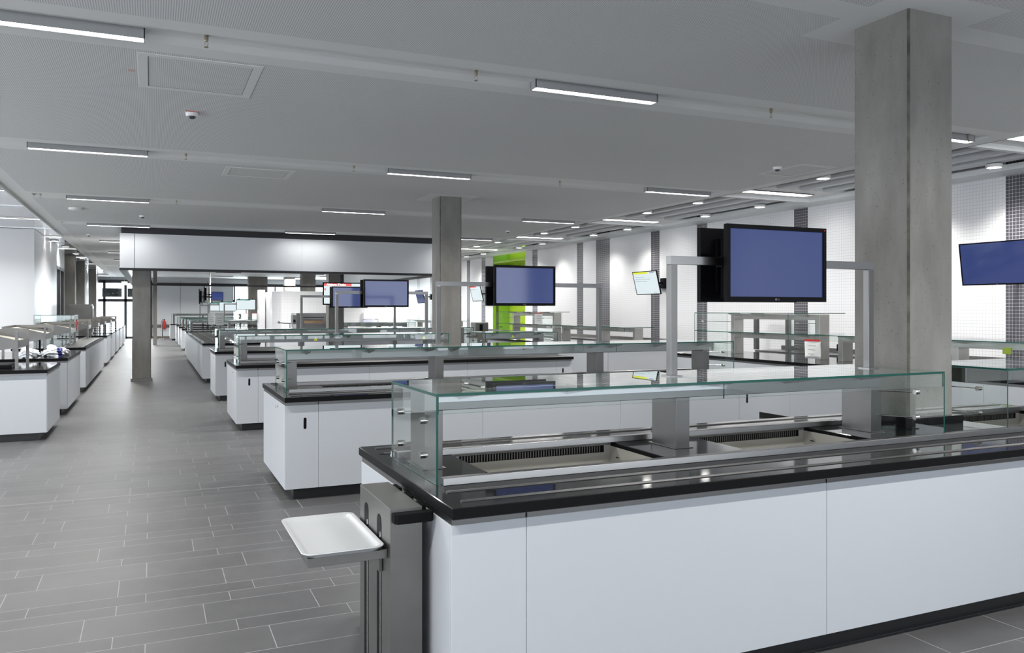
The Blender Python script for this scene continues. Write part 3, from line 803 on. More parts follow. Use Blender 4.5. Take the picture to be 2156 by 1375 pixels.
def screen(cx, cy, cz, label, w=.715, h=.425, face=-1, rz=0, rx=0, m=None, logo=True, th=.05, bez=.024, cat='screen', name='flat_screen', header=None, group=None, head_text=None):
    """flat screen; face -1 looks towards -y"""
    t = thing(name, label, cat, (cx, cy, cz), group, rz=rz + (0 if face < 0 else math.pi), rx=rx)
    b = MB(); b.slab(-w / 2, w / 2, -h / 2, h / 2, 0, .012, [(-w / 2 + bez, w / 2 - bez, -h / 2 + bez * 1.15, h / 2 - bez)])
    b.box(-w / 2, w / 2, -h / 2, h / 2, .012, .03); b.box(-w * .36, w * .36, -h * .36, h * .36, .03, th)
    b.v = [(x, z_, y_) for x, y_, z_ in b.v]
    b.f = [tuple(reversed(f)) for f in b.f]
    body = build('screen_housing', b, BLACK, t, local=True, bevel=.003)
    b = MB(); b.box(-w / 2 + bez, w / 2 - bez, .007, .011, -h / 2 + bez * 1.15, h / 2 - bez); pnl = build('display_panel', b, m or BLUE, t, local=True)
    if logo:
        b = MB(); b.tube([(-.016, .0006, -h / 2 + bez * .55), (-.016, -.0008, -h / 2 + bez * .55)], .0065, 12); build('logo', b, DSTEEL, t, local=True)
        text('logo_lettering', 'LG', .013, (-.006, -.0004, -h / 2 + bez * .55 - .0045), (math.radians(90), 0, 0), DSTEEL, t, .0004)
        b = MB(); b.box(w / 2 - .016, w / 2 - .010, -.0006, .001, h / 2 - .016, h / 2 - .010); build('power_light', b, RED, t, local=True)
    if header:
        zt = h / 2 - bez; xl = -w / 2 + bez; iw = w - 2 * bez
        for (a, c, d, e, mm) in header:
            b = MB(); b.box(xl + a * iw, xl + c * iw, .0055, .0069, zt - e * (h - 2.15 * bez), zt - d * (h - 2.15 * bez)); build('picture_block', b, mm, pnl, local=True)
        if head_text:
            text('picture_lettering', head_text[0], head_text[1], (xl + head_text[2] * iw, .0050, zt - head_text[3] * (h - 2.15 * bez)), (math.radians(90), 0, 0), E_WHT, pnl, .0003, bold=.0008)
    return t

RN = ['nearest counter', 'second counter', 'third counter', 'fourth counter']
def island(i, x0, x1, y0, y1, joints, wells, notch=(), slots=(None, None), rail=True):
    rn = RN[i]
    xs = [x0] + joints + [x1]
    lo = [h for h in notch]
    holes = [(a - .004, b + .004, c - .004, d + .004) for a, b, c, d in wells] + [(h[0] - .01, h[1] + .01, h[2] - .01, h[3] + .01) for h in notch]
    n = len(xs) - 1
    for k in range(n):
        if k == 0: lb = 'narrow white cabinet unit at the aisle end of the %s' % rn
        elif k == n - 1: lb = 'narrow white cabinet unit at the tiled-wall end of the %s' % rn
        else: lb = '%s wide white cabinet unit from the aisle end of the %s' % (('first', 'second', 'third', 'fourth')[k - 1], rn)
        cabinet(xs[k], xs[k + 1], y0, y1, lb, holes, k == 0, k == n - 1, slots[0] if k == 0 else (slots[1] if k == n - 1 else None))
    worktop(x0, x1, y0, y1, 'black stone worktop with steel tray rails on the %s' % rn, wells, notch, rail)
    for k, w in enumerate(wells):
        well(*w, '%s sunken steel food well from the aisle end in the %s' % (('first', 'second', 'third', 'fourth')[k], rn))
IX0, IX1 = 1.04, 6.24
Y1, Y2, Y3, Y4 = 2.886, 7.13, 11.55, 15.52
def cl(c, e=.003): return (c[0] - e, c[1] + e, c[2] - e, c[3] + e)
def wl(y, xs): return [(a, b, y + .465, y + 1.115) for a, b in xs]
island(0, IX0, IX1, Y1, Y1 + 1.525, [1.365, 2.951, 4.54, 5.92], wl(Y1, [(1.425, 2.40), (2.93, 3.84), (5.05, 5.95)]), [cl(COLS[0])])
island(1, IX0, IX1, Y2, Y2 + 1.525, [1.334, 2.885, 4.417, 5.95], wl(Y2, [(1.52, 2.50), (2.95, 4.30), (4.80, 5.85)]), (), (1.218, 6.06))
island(2, IX0, IX1, Y3, Y3 + 1.525, [1.334, 2.885, 4.417, 5.95], wl(Y3, [(1.45, 2.40), (2.93, 3.84), (5.05, 5.95)]), [cl(COLS[1])], (1.218, 6.06))
island(3, IX0, IX1, Y4, Y4 + 1.40, [1.334, 2.885, 4.417, 5.95], wl(Y4, [(1.52, 2.50), (2.95, 4.30), (4.80, 5.85)]), (), (1.218, None))
C1, C2, C3, C4 = Y1 + .764, Y2 + .764, Y3 + .764, Y4 + .70
guard(1.113, 4.25, C1, [1.22, 2.645, 4.09], 'glass sneeze guard on the nearest counter left of the big column')
guard(4.80, 6.16, C1, [6.03], 'glass sneeze guard on the nearest counter right of the big column', xb=(4.90, 6.095), rod0=4.77)
guard(1.113, 6.19, C2, [1.22, 2.70, 4.60, 6.06], 'long glass sneeze guard on the second counter')
guard(1.113, 4.25, C3, [1.22, 2.60, 4.05], 'glass sneeze guard on the third counter left of the mid column', stick=(2.25, 3.95))
guard(4.86, 6.16, C3, [5.0, 6.03], 'short glass sneeze guard on the third counter right of the mid column', stick=(5.5,))
guard(1.113, 6.19, C4, [1.22, 2.70, 4.58, 6.06], 'glass sneeze guard on the fourth counter', detail=False)
for (a, b_, c, bx, i) in ((2.59, 4.05, C1, 3.21, 0), (2.69, 4.60, C2, 3.62, 1), (2.57, 4.00, C3, 3.31, 2), (2.69, 4.58, C4, 3.62, 3)):
    rn = RN[i]
    screen_frame(a, b_, c, bx, 'steel portal frame holding two blue screens over the %s' % rn)
    screen(bx, c - .115, 1.912, 'blue screen facing the camera on the frame over the %s' % rn)
    screen(bx + .01, c + .16, 1.912, 'black-backed screen facing away on the frame over the %s' % rn, face=1)
# small fittings on the near worktop end
t = thing('worktop_fitting', 'small round steel knob beside a slot on the aisle end of the nearest counter', 'fitting', (1.16, 4.12, .9))
b = MB(); b.lathe([(.022, .9), (.022, .912), (.014, .918)], 1.16, 4.12, 18); build('knob', b, CHROME, t, smooth=True)
b = MB(); b.box(1.085, 1.26, 4.135, 4.145, .9, .902); build('slot_inlay', b, BLACK, t)

# ------------------------------------------------------------------ tray lift with a tray
t = thing('tray_lift', 'brushed steel tray lift column at the aisle end of the nearest counter', 'tray lift', (.93, 3.39, 0))
b = MB(); b.box(.866, .999, 3.135, 3.645, .0, .86); build('column_housing', b, DSTEEL, t, bevel=.002)
for y in (3.305, 3.525):
    b = MB(); b.prism([(y + .034 * math.cos(a), .77 + .034 * math.sin(a)) for a in [math.pi * k / 8 for k in range(9)]] + [(y - .034, .05), (y + .034, .05)], 'x', .8645, .868); build('guide_slot', b, BLACK, t)
    b = MB(); b.tube([(.8655, y - .022, .05), (.8655, y - .022, .735)], .0035, 8); build('guide_rod', b, CHROME, t)
b = MB(); b.box(.55, .864, 3.175, 3.187, .655, .690); b.box(.55, .864, 3.733, 3.745, .655, .690); b.box(.55, .562, 3.187, 3.733, .655, .690); b.box(.562, .85, 3.187, 3.733, .655, .660)
b.box(.85, .864, 3.25, 3.53, .58, .690); build('tray_carrier', b, DSTEEL, t, bevel=.001)
b = MB(); b.box(.80, .866, 3.08, 3.70, .0, .012); build('base_plate', b, DSTEEL, t)
b = MB(); b.prism([(.873, 3.104), (.885, 3.090), (1.025, 3.090), (1.036, 3.104), (1.036, 3.134), (.873, 3.134)], 'z', .806, .846); build('front_bumper', b, RUBBER, t, bevel=.003)
for y in (3.20, 3.37, 3.55):
    b = MB(); b.box(1.0, 1.036, y, y + .09, .80, .848); build('side_bumper', b, RUBBER, t, bevel=.004)
b = MB()
for y in (3.31, 3.49): b.tube([(1.002, y, .83), (1.036, y, .83)], .012, 10)
build('clamp_rod', b, DSTEEL, t)
# the tray
t = thing('serving_tray', 'light grey plastic tray lying on the tray lift', 'tray', (.69, 3.46, .69))
def rrect(x0, x1, y0, y1, r, n=6):
    pts = []
    for cx_, cy_, a0 in ((x1 - r, y1 - r, 0), (x0 + r, y1 - r, 90), (x0 + r, y0 + r, 180), (x1 - r, y0 + r, 270)):
        for k in range(n + 1):
            a = math.radians(a0 + 90 * k / n); pts.append((cx_ + r * math.cos(a), cy_ + r * math.sin(a)))
    return pts
b = MB(); X0, X1, YA, YB = .528, .856, 3.155, 3.765
prof = [(.020, .6905), (.003, .706), (0, .7085), (.001, .7105), (.012, .7105), (.020, .705), (.030, .6955), (.045, .694)]
rings = []
for off, z in prof:
    r = rrect(X0 + off, X1 - off, YA + off, YB - off, max(.045 - off * .6, .012)); rings.append(len(b.v)); b.v += [(x, y, z) for x, y in r]; n_ = len(r)
for a, c in zip(rings, rings[1:]):
    for k in range(n_):
        j = (k + 1) % n_; b.f.append((a + k, a + j, c + j, c + k)); b.m.append(0)
b.f.append(tuple(rings[-1] + k for k in range(n_))); b.m.append(0)
b.f.append(tuple(rings[0] + k for k in reversed(range(n_)))); b.m.append(0)
build('tray_dish', b, TRAYM, t, smooth=True)

# ------------------------------------------------------------------ long counter and far counters in the right-hand block
def simple_counter(x0, x1, y0, y1, label, wlabel, joints=(), axis='x', slot=None, group='white counters further off'):
    t = thing('counter_base', label, 'counter', ((x0 + x1) / 2, (y0 + y1) / 2, 0), group)
    b = MB(); b.box(x0 + .09, x1 - .09, y0 + .10, y1 - .10, 0, PZ0); build('plinth', b, PLINTH, t)
    b = MB(); b.box(x0 + .02, x1 - .02, y0 + .06, y1 - .06, PZ0, .854); build('carcass', b, EDGE, t)
    zt = .825
    def panels(lo, hi, js):
        e = [lo] + [j for j in js if lo < j < hi] + [hi]
        return list(zip(e, e[1:]))
    for a, c in panels(x0 + .006, x1 - .006, joints if axis == 'x' else ()):
        b = MB(); b.box(a + .0015, c - .0015, y0 + .03, y0 + .048, PZ0, zt); p = build('front_panel', b, WHITE, t)
        if slot and a < slot < c:
            q = MB(); q.prism(slot_poly(slot, .667, .026, .10), 'y', y0 + .0292, y0 + .04); build('finger_slot', q, BLACK, p)
    for a, c in panels(y0 + .05, y1 - .05, joints if axis == 'y' else ()):
        b = MB(); b.box(x0, x0 + .018, a + .0015, c - .0015, PZ0, zt); build('end_panel', b, WHITE, t)
        b = MB(); b.box(x1 - .018, x1, a + .0015, c - .0015, PZ0, zt); build('end_panel', b, WHITE, t)
    b = MB(); b.box(x0 + .008, x1 - .004, y0 + .034, y1 - .034, zt, .855); build('steel_trim', b, STEEL, t)
    w = thing('stone_worktop', wlabel, 'worktop', ((x0 + x1) / 2, (y0 + y1) / 2, .855), 'black stone worktops')
    b = MB(); b.box(x0 - .005, x1 + .005, y0, y1, .855, .9, ms=(1, 1, 1, 1, 1, 0)); build('stone_slab', b, [STONE, STONES], w, bevel=.002, seg=1)
    return t, w
def paper_sign(x, y, z, w, h, label, stand=None, red=True, rz=0, lines=3):
    t = thing('paper_notice', label, 'notice', (x, y, z), 'paper notices')
    b = MB(); b.box(x - w / 2, x + w / 2, y - .001, y + .001, z, z + h); p = build('sheet', b, SHEET, t)
    if red:
        b = MB(); b.box(x - w / 2, x + w / 2, y - .0022, y - .001, z + h * .93, z + h); build('red_edge', b, RED, t)
    b = MB()
    for k in range(lines): b.box(x - w * .3, x + w * (.32 - .12 * (k % 2)), y - .0018, y - .001, z + h * (.62 - .2 * k), z + h * (.65 - .2 * k))
    build('printed_lines', b, INK, t)
    if stand is not None:
        b = MB(); b.tube([(x - .05, y + .006, stand), (x - .05, y + .006, z + .02)], .006, 8); b.tube([(x + .05, y + .006, stand), (x + .05, y + .006, z + .02)], .006, 8)
        b.box(x - .09, x + .09, y - .05, y + .06, stand, stand + .006); build('stand', b, DSTEEL, t)
    return t
t, w = simple_counter(1.045, 2.30, 19.52, 29.2, 'long white counter with its side to the left aisle beyond the fourth counter', 'black worktop with display grid on the long aisle counter', [21.9, 24.3, 26.8], 'y', slot=1.55)
b = MB()
for k in range(6):
    y = 20.0 + k * 1.5; b.slab(1.10, 1.72, y, y + 1.35, .9, .915, [(1.15, 1.40, y + .06, y + .62), (1.42, 1.68, y + .06, y + .62), (1.15, 1.40, y + .70, y + 1.29), (1.42, 1.68, y + .70, y + 1.29)])
build('pan_grid', b, DSTEEL, w)
b = pane(MB(), 1.78, 1.79, 19.8, 29.0, .9, 1.06); build('glass_upstand', b, [GLASS, GEDGE], w)
paper_sign(1.52, 23.95, 1.26, .19, .30, 'left of two white paper notices on stands on the long aisle counter', .9, red=False)
paper_sign(1.72, 23.80, 1.23, .20, .31, 'right of two white paper notices on stands on the long aisle counter', .9, red=False)
FAR = [(30.6, 32.1), (35.4, 36.9), (39.1, 40.6), (43.3, 44.8), (47.6, 49.0)]
for k, (a, c) in enumerate(FAR):
    o = ('first', 'second', 'third', 'fourth', 'last')[k]
    x0 = 1.10 if k < 4 else .90
    simple_counter(x0, 5.6 if k < 4 else 4.9, a, c, '%s white counter beyond the long aisle counter' % o, 'black worktop of the %s counter beyond the long one' % o, [1.5, 3.1, 4.6], 'x')
    guard(x0 + .08, 4.8, (a + c) / 2, [x0 + .2, 2.6, 4.6], 'glass sneeze guard on the %s counter beyond the long one' % o, detail=False, ztop=1.30 if k < 4 else 1.46)
# counter piece right of the kitchen block front
simple_counter(4.95, 7.6, 23.4, 24.6, 'white counter in front of the tiled kitchen block', 'black worktop in front of the tiled kitchen block', [6.2])
guard(5.0, 7.2, 23.6, [5.2, 6.2, 7.0], 'small glass sneeze guard in front of the tiled kitchen block', detail=False)

# ------------------------------------------------------------------ tiled kitchen block and its appliances
mb = MB()
mb.prism([(3.90, 27.5), (7.48, 27.5), (7.48, 30.5), (3.66, 30.5), (3.66, 27.9)], 'z', 0, 2.28)
struct('wall_kitchen', mb, TILEW, 'free-standing white tiled kitchen block beyond the fourth counter', 'wall')
b = MB(); b.box(3.42, 3.62, 29.4, 29.9, 0, 2.36); tag(build('white_cabinet', b, WPLAST, bevel=.01), 'tall white cabinet left of the tiled kitchen block', 'cabinet')
t = thing('deck_oven', 'stainless steel deck oven in front of the tiled kitchen block', 'oven', (4.3, 25.6, 0))
ox0, ox1, oy0, oy1 = 4.06, 5.06, 25.45, 26.4
b = MB(); b.box(ox0, ox1, oy0, oy1, 1.10, 1.56); build('oven_body', b, STEEL, t, bevel=.006)
b = MB()
for x in (ox0 + .06, ox1 - .06):
    for y in (oy0 + .06, oy1 - .06): b.box(x - .02, x + .02, y - .02, y + .02, .9, 1.10)
build('oven_stand', b, DSTEEL, t)
b = MB(); b.box(ox0 + .18, ox1 - .14, oy0 - .012, oy0, 1.20, 1.44); d_ = build('oven_door', b, STEEL, t, bevel=.003)
b = MB(); b.box(ox0 + .24, ox1 - .20, oy0 - .0155, oy0 - .0122, 1.24, 1.36); build('oven_window', b, mat('brown_oven_glass', (.10, .06, .03), .1), d_)
b = MB(); b.tube([(ox0 + .2, oy0 - .04, 1.43), (ox1 - .16, oy0 - .04, 1.43)], .012, 10); build('door_handle', b, BLACK, d_)
b = MB(); b.box(ox0 - .10, ox0, oy0 + .02, oy0 + .4, 1.22, 1.50); build('control_box', b, DSTEEL, t)
b = MB(); b.box(ox0 - .09, ox0 - .02, oy0 + .012, oy0 + .02, 1.28, 1.36); build('control_panel', b, BLACK, t)
t = thing('swivel_tap', 'steel swivel arm tap left of the deck oven', 'tap', (3.8, 25.7, 1.0))
b = MB(); b.tube([(3.93, 25.7, 1.24), (3.72, 25.7, 1.25), (3.58, 25.7, 1.27)], .016, 10); b.lathe([(.03, 1.24), (.03, 1.31)], 3.57, 25.7, 12); build('tap_arm', b, STEEL, t)
b = MB(); b.tube([(3.91, 25.72, .9), (3.91, 25.72, 1.24)], .014, 10); build('tap_post', b, STEEL, t)
simple_counter(3.4, 5.15, 25.35, 26.5, 'low white counter under the deck oven', 'dark worktop under the deck oven', [4.2])
t = thing('paper_towel_dispenser', 'white paper towel dispenser with translucent lower half on the tiled block', 'dispenser', (6.78, 27.45, 1.2))
b = MB(); b.box(6.60, 6.98, 27.30, 27.5, 1.34, 1.57); build('cover', b, WPLAST, t, bevel=.02)
b = MB(); b.box(6.61, 6.97, 27.31, 27.5, 1.16, 1.335); build('towel_window', b, mat('translucent_blue_grey', (.55, .56, .68), .3), t, bevel=.008)
t = thing('soap_dispenser', 'small white soap pump on the tiled block right of the towel dispenser', 'dispenser', (7.2, 27.45, 1.2))
b = MB(); b.box(7.15, 7.25, 27.36, 27.5, 1.16, 1.32); build('bottle', b, WPLAST, t, bevel=.01)
b = MB(); b.tube([(7.20, 27.43, 1.32), (7.20, 27.43, 1.39), (7.06, 27.40, 1.41)], .012, 8); build('pump_lever', b, WPLAST, t)
screen(4.645, 21.55, 2.09, 'white menu screen with a red header above the fourth counter', w=1.04, h=.60, m=PAPER, logo=False, header=[(0, .75, 0, .12, E_RED), (.01, .05, .24, .34, E_RED)], head_text=('Aktions-Theke', .085, .07, .105), bez=.03)
b = MB(); b.box(4.60, 4.69, 21.61, 21.66, 2.10, 3.559); tag(build('screen_hanger', b, BLKT), 'black hanger pole of the red-headed menu screen', 'hanger')

# far screens
GH = [(0, .62, 0, .10, E_GRN)]
for i, (x, y, z, w_, lb) in enumerate(((3.17, 31.25, 1.856, .686, 'largest green-headed menu screen in the distance'), (2.93, 36.1, 1.81, .695, 'middle green-headed menu screen in the distance'), (2.77, 39.8, 1.80, .66, 'leftmost green-headed menu screen in the distance'))):
    screen(x, y, z, lb, w=w_, h=w_ * .59, m=PAPER, logo=False, header=[(0, .4, 0, .07, E_GRN), (.42, .74, 0, .09, E_GRN)], bez=.018)
    screen_frame(x - .75, x + .75, y + .10, x, 'thin steel frame behind the %s' % lb.replace(' in the distance', ' far off'), z1=1.90, zb=1.301 )
screen(3.55, 51.9, 2.50, 'blue screen mounted on the white far wall', w=.80, h=.50, logo=False, bez=.02)
for i, (x, y, zc) in enumerate(((1.72, 33.6, 2.17), (1.93, 34.2, 2.28))):
    o = screen(x, y, zc, ('nearer', 'farther')[i] + ' of two black screens seen edge-on hanging from the ceiling', w=.95, h=.60 if i == 0 else .68, rz=math.radians(-100), m=PAPER, logo=False, th=.09)
t = thing('hanging_pole', 'white ceiling pole carrying the edge-on screens', 'pole', (2.13, 34.62, 2.0))
b = MB(); b.tube([(2.13, 34.62, 1.95), (2.13, 34.62, 3.559)], .035, 12); build('pole', b, WPLAST, t, smooth=True)
b = MB(); b.box(1.80, 2.13, 33.64, 33.70, 2.15, 2.19); b.box(2.10, 2.15, 33.64, 34.62, 2.15, 2.19); b.box(2.0, 2.13, 34.24, 34.30, 2.25, 2.29); b.box(2.10, 2.15, 34.24, 34.62, 2.25, 2.29); build('mount_arm', b, BLACK, t)
for i, (x, y, z, w_) in enumerate(((2.80, 31.0, 1.30, .17), (3.12, 31.05, 1.30, .18), (3.45, 31.1, 1.30, .16), (4.03, 31.0, 1.27, .26))):
    paper_sign(x, y - .02, z, w_, .24 if i else .30, '%s red-topped notice from the left on the first counter beyond the long one' % ('first', 'second', 'third', 'fourth')[i], None if i < 3 else None, red=i > 0)

# ------------------------------------------------------------------ wall screens
def wall_screen(x, y, z, label, w, h, rz, rx, m, header=None, htext=None):
    o = screen(x, y, z, label, w=w, h=h, rz=rz, rx=rx, m=m, logo=(w > .99), header=header, bez=.016, th=.04)
    t = thing('wall_bracket', 'black bracket of the ' + label, 'bracket', (11.0, y, z), 'screen wall brackets')
    b = MB(); b.box(11.06, 11.10, y - .10, y + .10, z - .12, z + .12); build('wall_plate', b, BLACK, t)
    d = Vector((math.cos(rz + math.pi / 2), math.sin(rz + math.pi / 2), 0)) * .055 + Vector((x, y, z))
    b = MB(); b.tube([(11.07, y, z), tuple(d)], .025, 8); build('swivel_arm', b, BLACK, t)
A = math.radians
MH = [(0, .62, 0, .09, E_YEL), (.72, .90, .02, .07, E_GRY), (.05, .45, .22, .24, E_GRY), (.05, .70, .32, .34, E_GRY), (.05, .55, .42, .44, E_GRY), (.75, .88, .93, .95, E_GRY)]
wall_screen(10.62, 7.46, 2.30, 'large blue screen on the tiled wall at the right edge', 1.06, .60, A(-89), A(8), BLUE)
wall_screen(10.60, 16.06, 2.29, 'yellow-headed menu screen on the tiled wall in mid picture', .98, .56, A(-89), A(14), PAPER, MH)
wall_screen(10.60, 26.95, 2.24, 'small red-headed menu screen on the tiled wall behind the mid column', .98, .56, A(-89), A(14), PAPER, [(0, .6, 0, .08, E_RED), (.05, .5, .2, .23, E_GRY)])
wall_screen(10.60, 33.6, 2.23, 'dark blue dimly glowing screen on the far tiled wall', .98, .58, A(-89), A(14), DIMBLUE)

# ------------------------------------------------------------------ wall-side counters
def wall_side(y0, y1, tier, lab, n):
    t, w = simple_counter(8.48, 9.9, y0, y1, 'long white counter beside the tiled wall, ' + lab, 'black worktop of the counter beside the tiled wall, ' + lab, [y0 + (y1 - y0) * k / n for k in range(1, n)], 'y')
    c = thing('wall_bench', 'steel back bench with splashback against the tiled wall, ' + lab, 'bench', (10.75, (y0 + y1) / 2, 0), 'steel back benches')
    b = MB(); b.box(10.42, 11.09, y0, y1, .86, .90); build('bench_top', b, STEEL, c)
    b = MB(); b.box(11.06, 11.095, y0, y1, .90, .975); build('splashback', b, DSTEEL, c)
    b = MB(); b.box(10.48, 11.06, y0 + .02, y1 - .02, .10, .86); build('bench_cupboard', b, WHITE, c)
    b = MB(); b.box(10.55, 11.06, y0 + .04, y1 - .04, 0, .10); build('plinth', b, PLINTH, c)
def guard_y(y0, y1, xc, label, posts, tiers=1, ends=(0, 0)):
    """sneeze guard running along the tiled wall"""
    t = thing('glass_sneeze_guard', label, 'sneeze guard', (xc, (y0 + y1) / 2, .9), 'glass sneeze guards')
    zs = [1.293] if tiers == 1 else [1.293, 1.61]
    for y in posts:
        b = MB(); b.box(xc, xc + .20, y - .045, y + .045, .9, zs[-1] - .02); build('post', b, STEELW, t, bevel=.003)
    for z in zs:
        b = MB(); b.box(xc + .002, xc + .198, posts[0] - .042, posts[-1] + .042, z - .11, z - .0205); build('beam', b, STEELW, t, bevel=.003)
        k = (y0 + y1) / 2
        for a, c in ((y0, k - .001), (k + .001, y1)):
            b = pane(MB(), xc - .36, xc + .36, a, c, z - .012, z); build('top_glass', b, [GLASS, GEDGE], t)
        for y in (posts[0] + .2, k, posts[-1] - .2):
            b = MB(); b.prism([(xc, z - .06), (xc, z - .013), (xc - .26, z - .013), (xc - .26, z - .025)], 'y', y - .006, y + .006); build('glass_bracket', b, STEELW, t)
    if tiers == 1:
        b = pane(MB(), xc - .36, xc - .352, y0, y1, 1.205, 1.28); build('front_lip_glass', b, [GLASS, GEDGE], t)
    else:
        for yy in (y0 + .42, y1 - .01):
            b = pane(MB(), xc - .36, xc + .36, yy, yy + .01, .901, 1.597); p = build('end_glass', b, [GLASS, GEDGE], t)
            for zz in (1.08, 1.45):
                q = MB(); q.tube([(xc - .18, yy - .015, zz), (xc - .18, yy + .025, zz)], .015, 12); q.tube([(xc - .18, yy, zz), (xc + .02, posts[0] if yy < y1 - .1 else posts[-1], zz)], .004, 6); build('glass_knob', q, CHROME, p)
    return t
wall_side(4.6, 12.1, None, 'right of the big column', 5)
wall_side(14.2, 22.4, None, 'in mid picture', 5)
wall_side(25.0, 31.0, None, 'past the green niche', 4)
t = thing('shelf_frame', 'slim steel shelf frame on the wall bench behind the two-tier display', 'shelf frame', (10.6, 11.85, .9))
for y in (11.40, 12.25):
    b = MB(); b.box(10.55, 10.62, y - .04, y + .04, .9, 1.555); build('post', b, DSTEEL, t)
b = MB(); b.box(10.53, 10.80, 11.34, 12.31, 1.555, 1.58); build('shelf', b, STEEL, t)
guard_y(4.7, 9.0, 9.20, 'low glass sneeze guard on the wall-side counter right of the big column', [4.9, 7.0, 8.85])
guard_y(9.1, 11.85, 9.20, 'two-tier glass display beside the tiled wall left of the big column', [9.3, 11.25], 2)
guard_y(14.35, 18.0, 9.30, 'low glass sneeze guard on the wall-side counter in mid picture', [14.55, 15.9, 17.8])
guard_y(18.1, 21.2, 9.30, 'two-tier glass display beside the tiled wall below the mid-picture screen', [18.3, 20.8], 2)
guard_y(25.2, 30.0, 9.30, 'glass sneeze guard on the wall-side counter past the green niche', [25.4, 27.5, 29.8])
b = MB(); b.box(8.825, 8.84, 6.02, 6.12, 1.155, 1.228); tag(build('green_price_card', b, mat('olive_green_card', (.20, .27, .02), .5)), 'small lime green card hanging from the sneeze guard right of the big column', 'card')
t = thing('paper_notice', 'crumpled white notice with red edge hanging on the two-tier display', 'notice', (8.80, 8.98, .95), 'paper notices')
b = MB(); n = 6
for i in range(n):
    for j in range(n):
        def q(a, c): return (8.80 + .005 * math.sin(a * 1.1 + c * .9), 8.83 + .31 * a / n, .95 + .26 * c / n)
        b.face([q(i, j), q(i, j + 1), q(i + 1, j + 1), q(i + 1, j)])
o = build('sheet', b, SHEET, t, weld=True, smooth=True); s_ = o.modifiers.new('solid', 'SOLIDIFY'); s_.thickness = .002
b = MB(); b.box(8.79, 8.797, 8.83, 9.14, 1.20, 1.225); build('red_edge', b, RED, t)
b = MB()
for k in range(3): b.box(8.780, 8.783, 8.90 + .02 * k, 9.05, 1.13 - .06 * k, 1.137 - .06 * k)
build('printed_lines', b, INK, t)
t = thing('paper_notice', 'flat white notice with red edge on the two-tier display in mid picture', 'notice', (8.93, 18.4, 1.3), 'paper notices')
b = MB(); b.box(8.925, 8.93, 18.18, 18.62, 1.30, 1.58); build('sheet', b, SHEET, t)
b = MB(); b.box(8.921, 8.925, 18.18, 18.62, 1.56, 1.59); build('red_edge', b, RED, t)
b = MB()
for k in range(3): b.box(8.9225, 8.925, 18.26, 18.50, 1.50 - .06 * k, 1.508 - .06 * k)
build('printed_lines', b, INK, t)
t = thing('toaster', 'steel conveyor toaster on the counter behind the mid column', 'toaster', (8.80, 22.0, .9))
b = MB(); b.box(8.57, 8.98, 21.85, 22.25, .9, 1.30); build('toaster_body', b, DSTEEL, t, bevel=.02)
b = MB(); b.box(8.70, 8.80, 21.845, 21.85, 1.05, 1.24); build('toaster_slot', b, BLACK, t)
t = thing('kettle', 'clear jug with black handle on the wall bench behind the two-tier display', 'jug', (10.7, 10.2, .9))
b = MB(); b.lathe([(.07, .9), (.075, 1.0), (.06, 1.1)], 10.7, 10.2, 18); build('jug_body', b, mat('clear_plastic', (.8, .82, .84), .1), t, smooth=True)
b = MB(); b.tube([(10.7, 10.27, 1.08), (10.7, 10.36, 1.06), (10.7, 10.36, .96)], .012, 8); build('handle', b, BLACK, t)
for i, y in enumerate((23.7, 24.3, 24.9)):
    t = thing('wall_locker', '%s small wall locker door in the lime niche' % ('first', 'second', 'third')[i], 'locker', (11.7, y, 1.0), 'locker doors')
    b = MB(); b.box(11.69, 11.72, y + .2, y + .75, .9, 1.45); build('locker_door', b, GREEN_LIT, t, bevel=.004)
    b = MB(); b.box(11.68, 11.69, y + .44, y + .52, 1.20, 1.23); build('knob', b, BLACK, t)

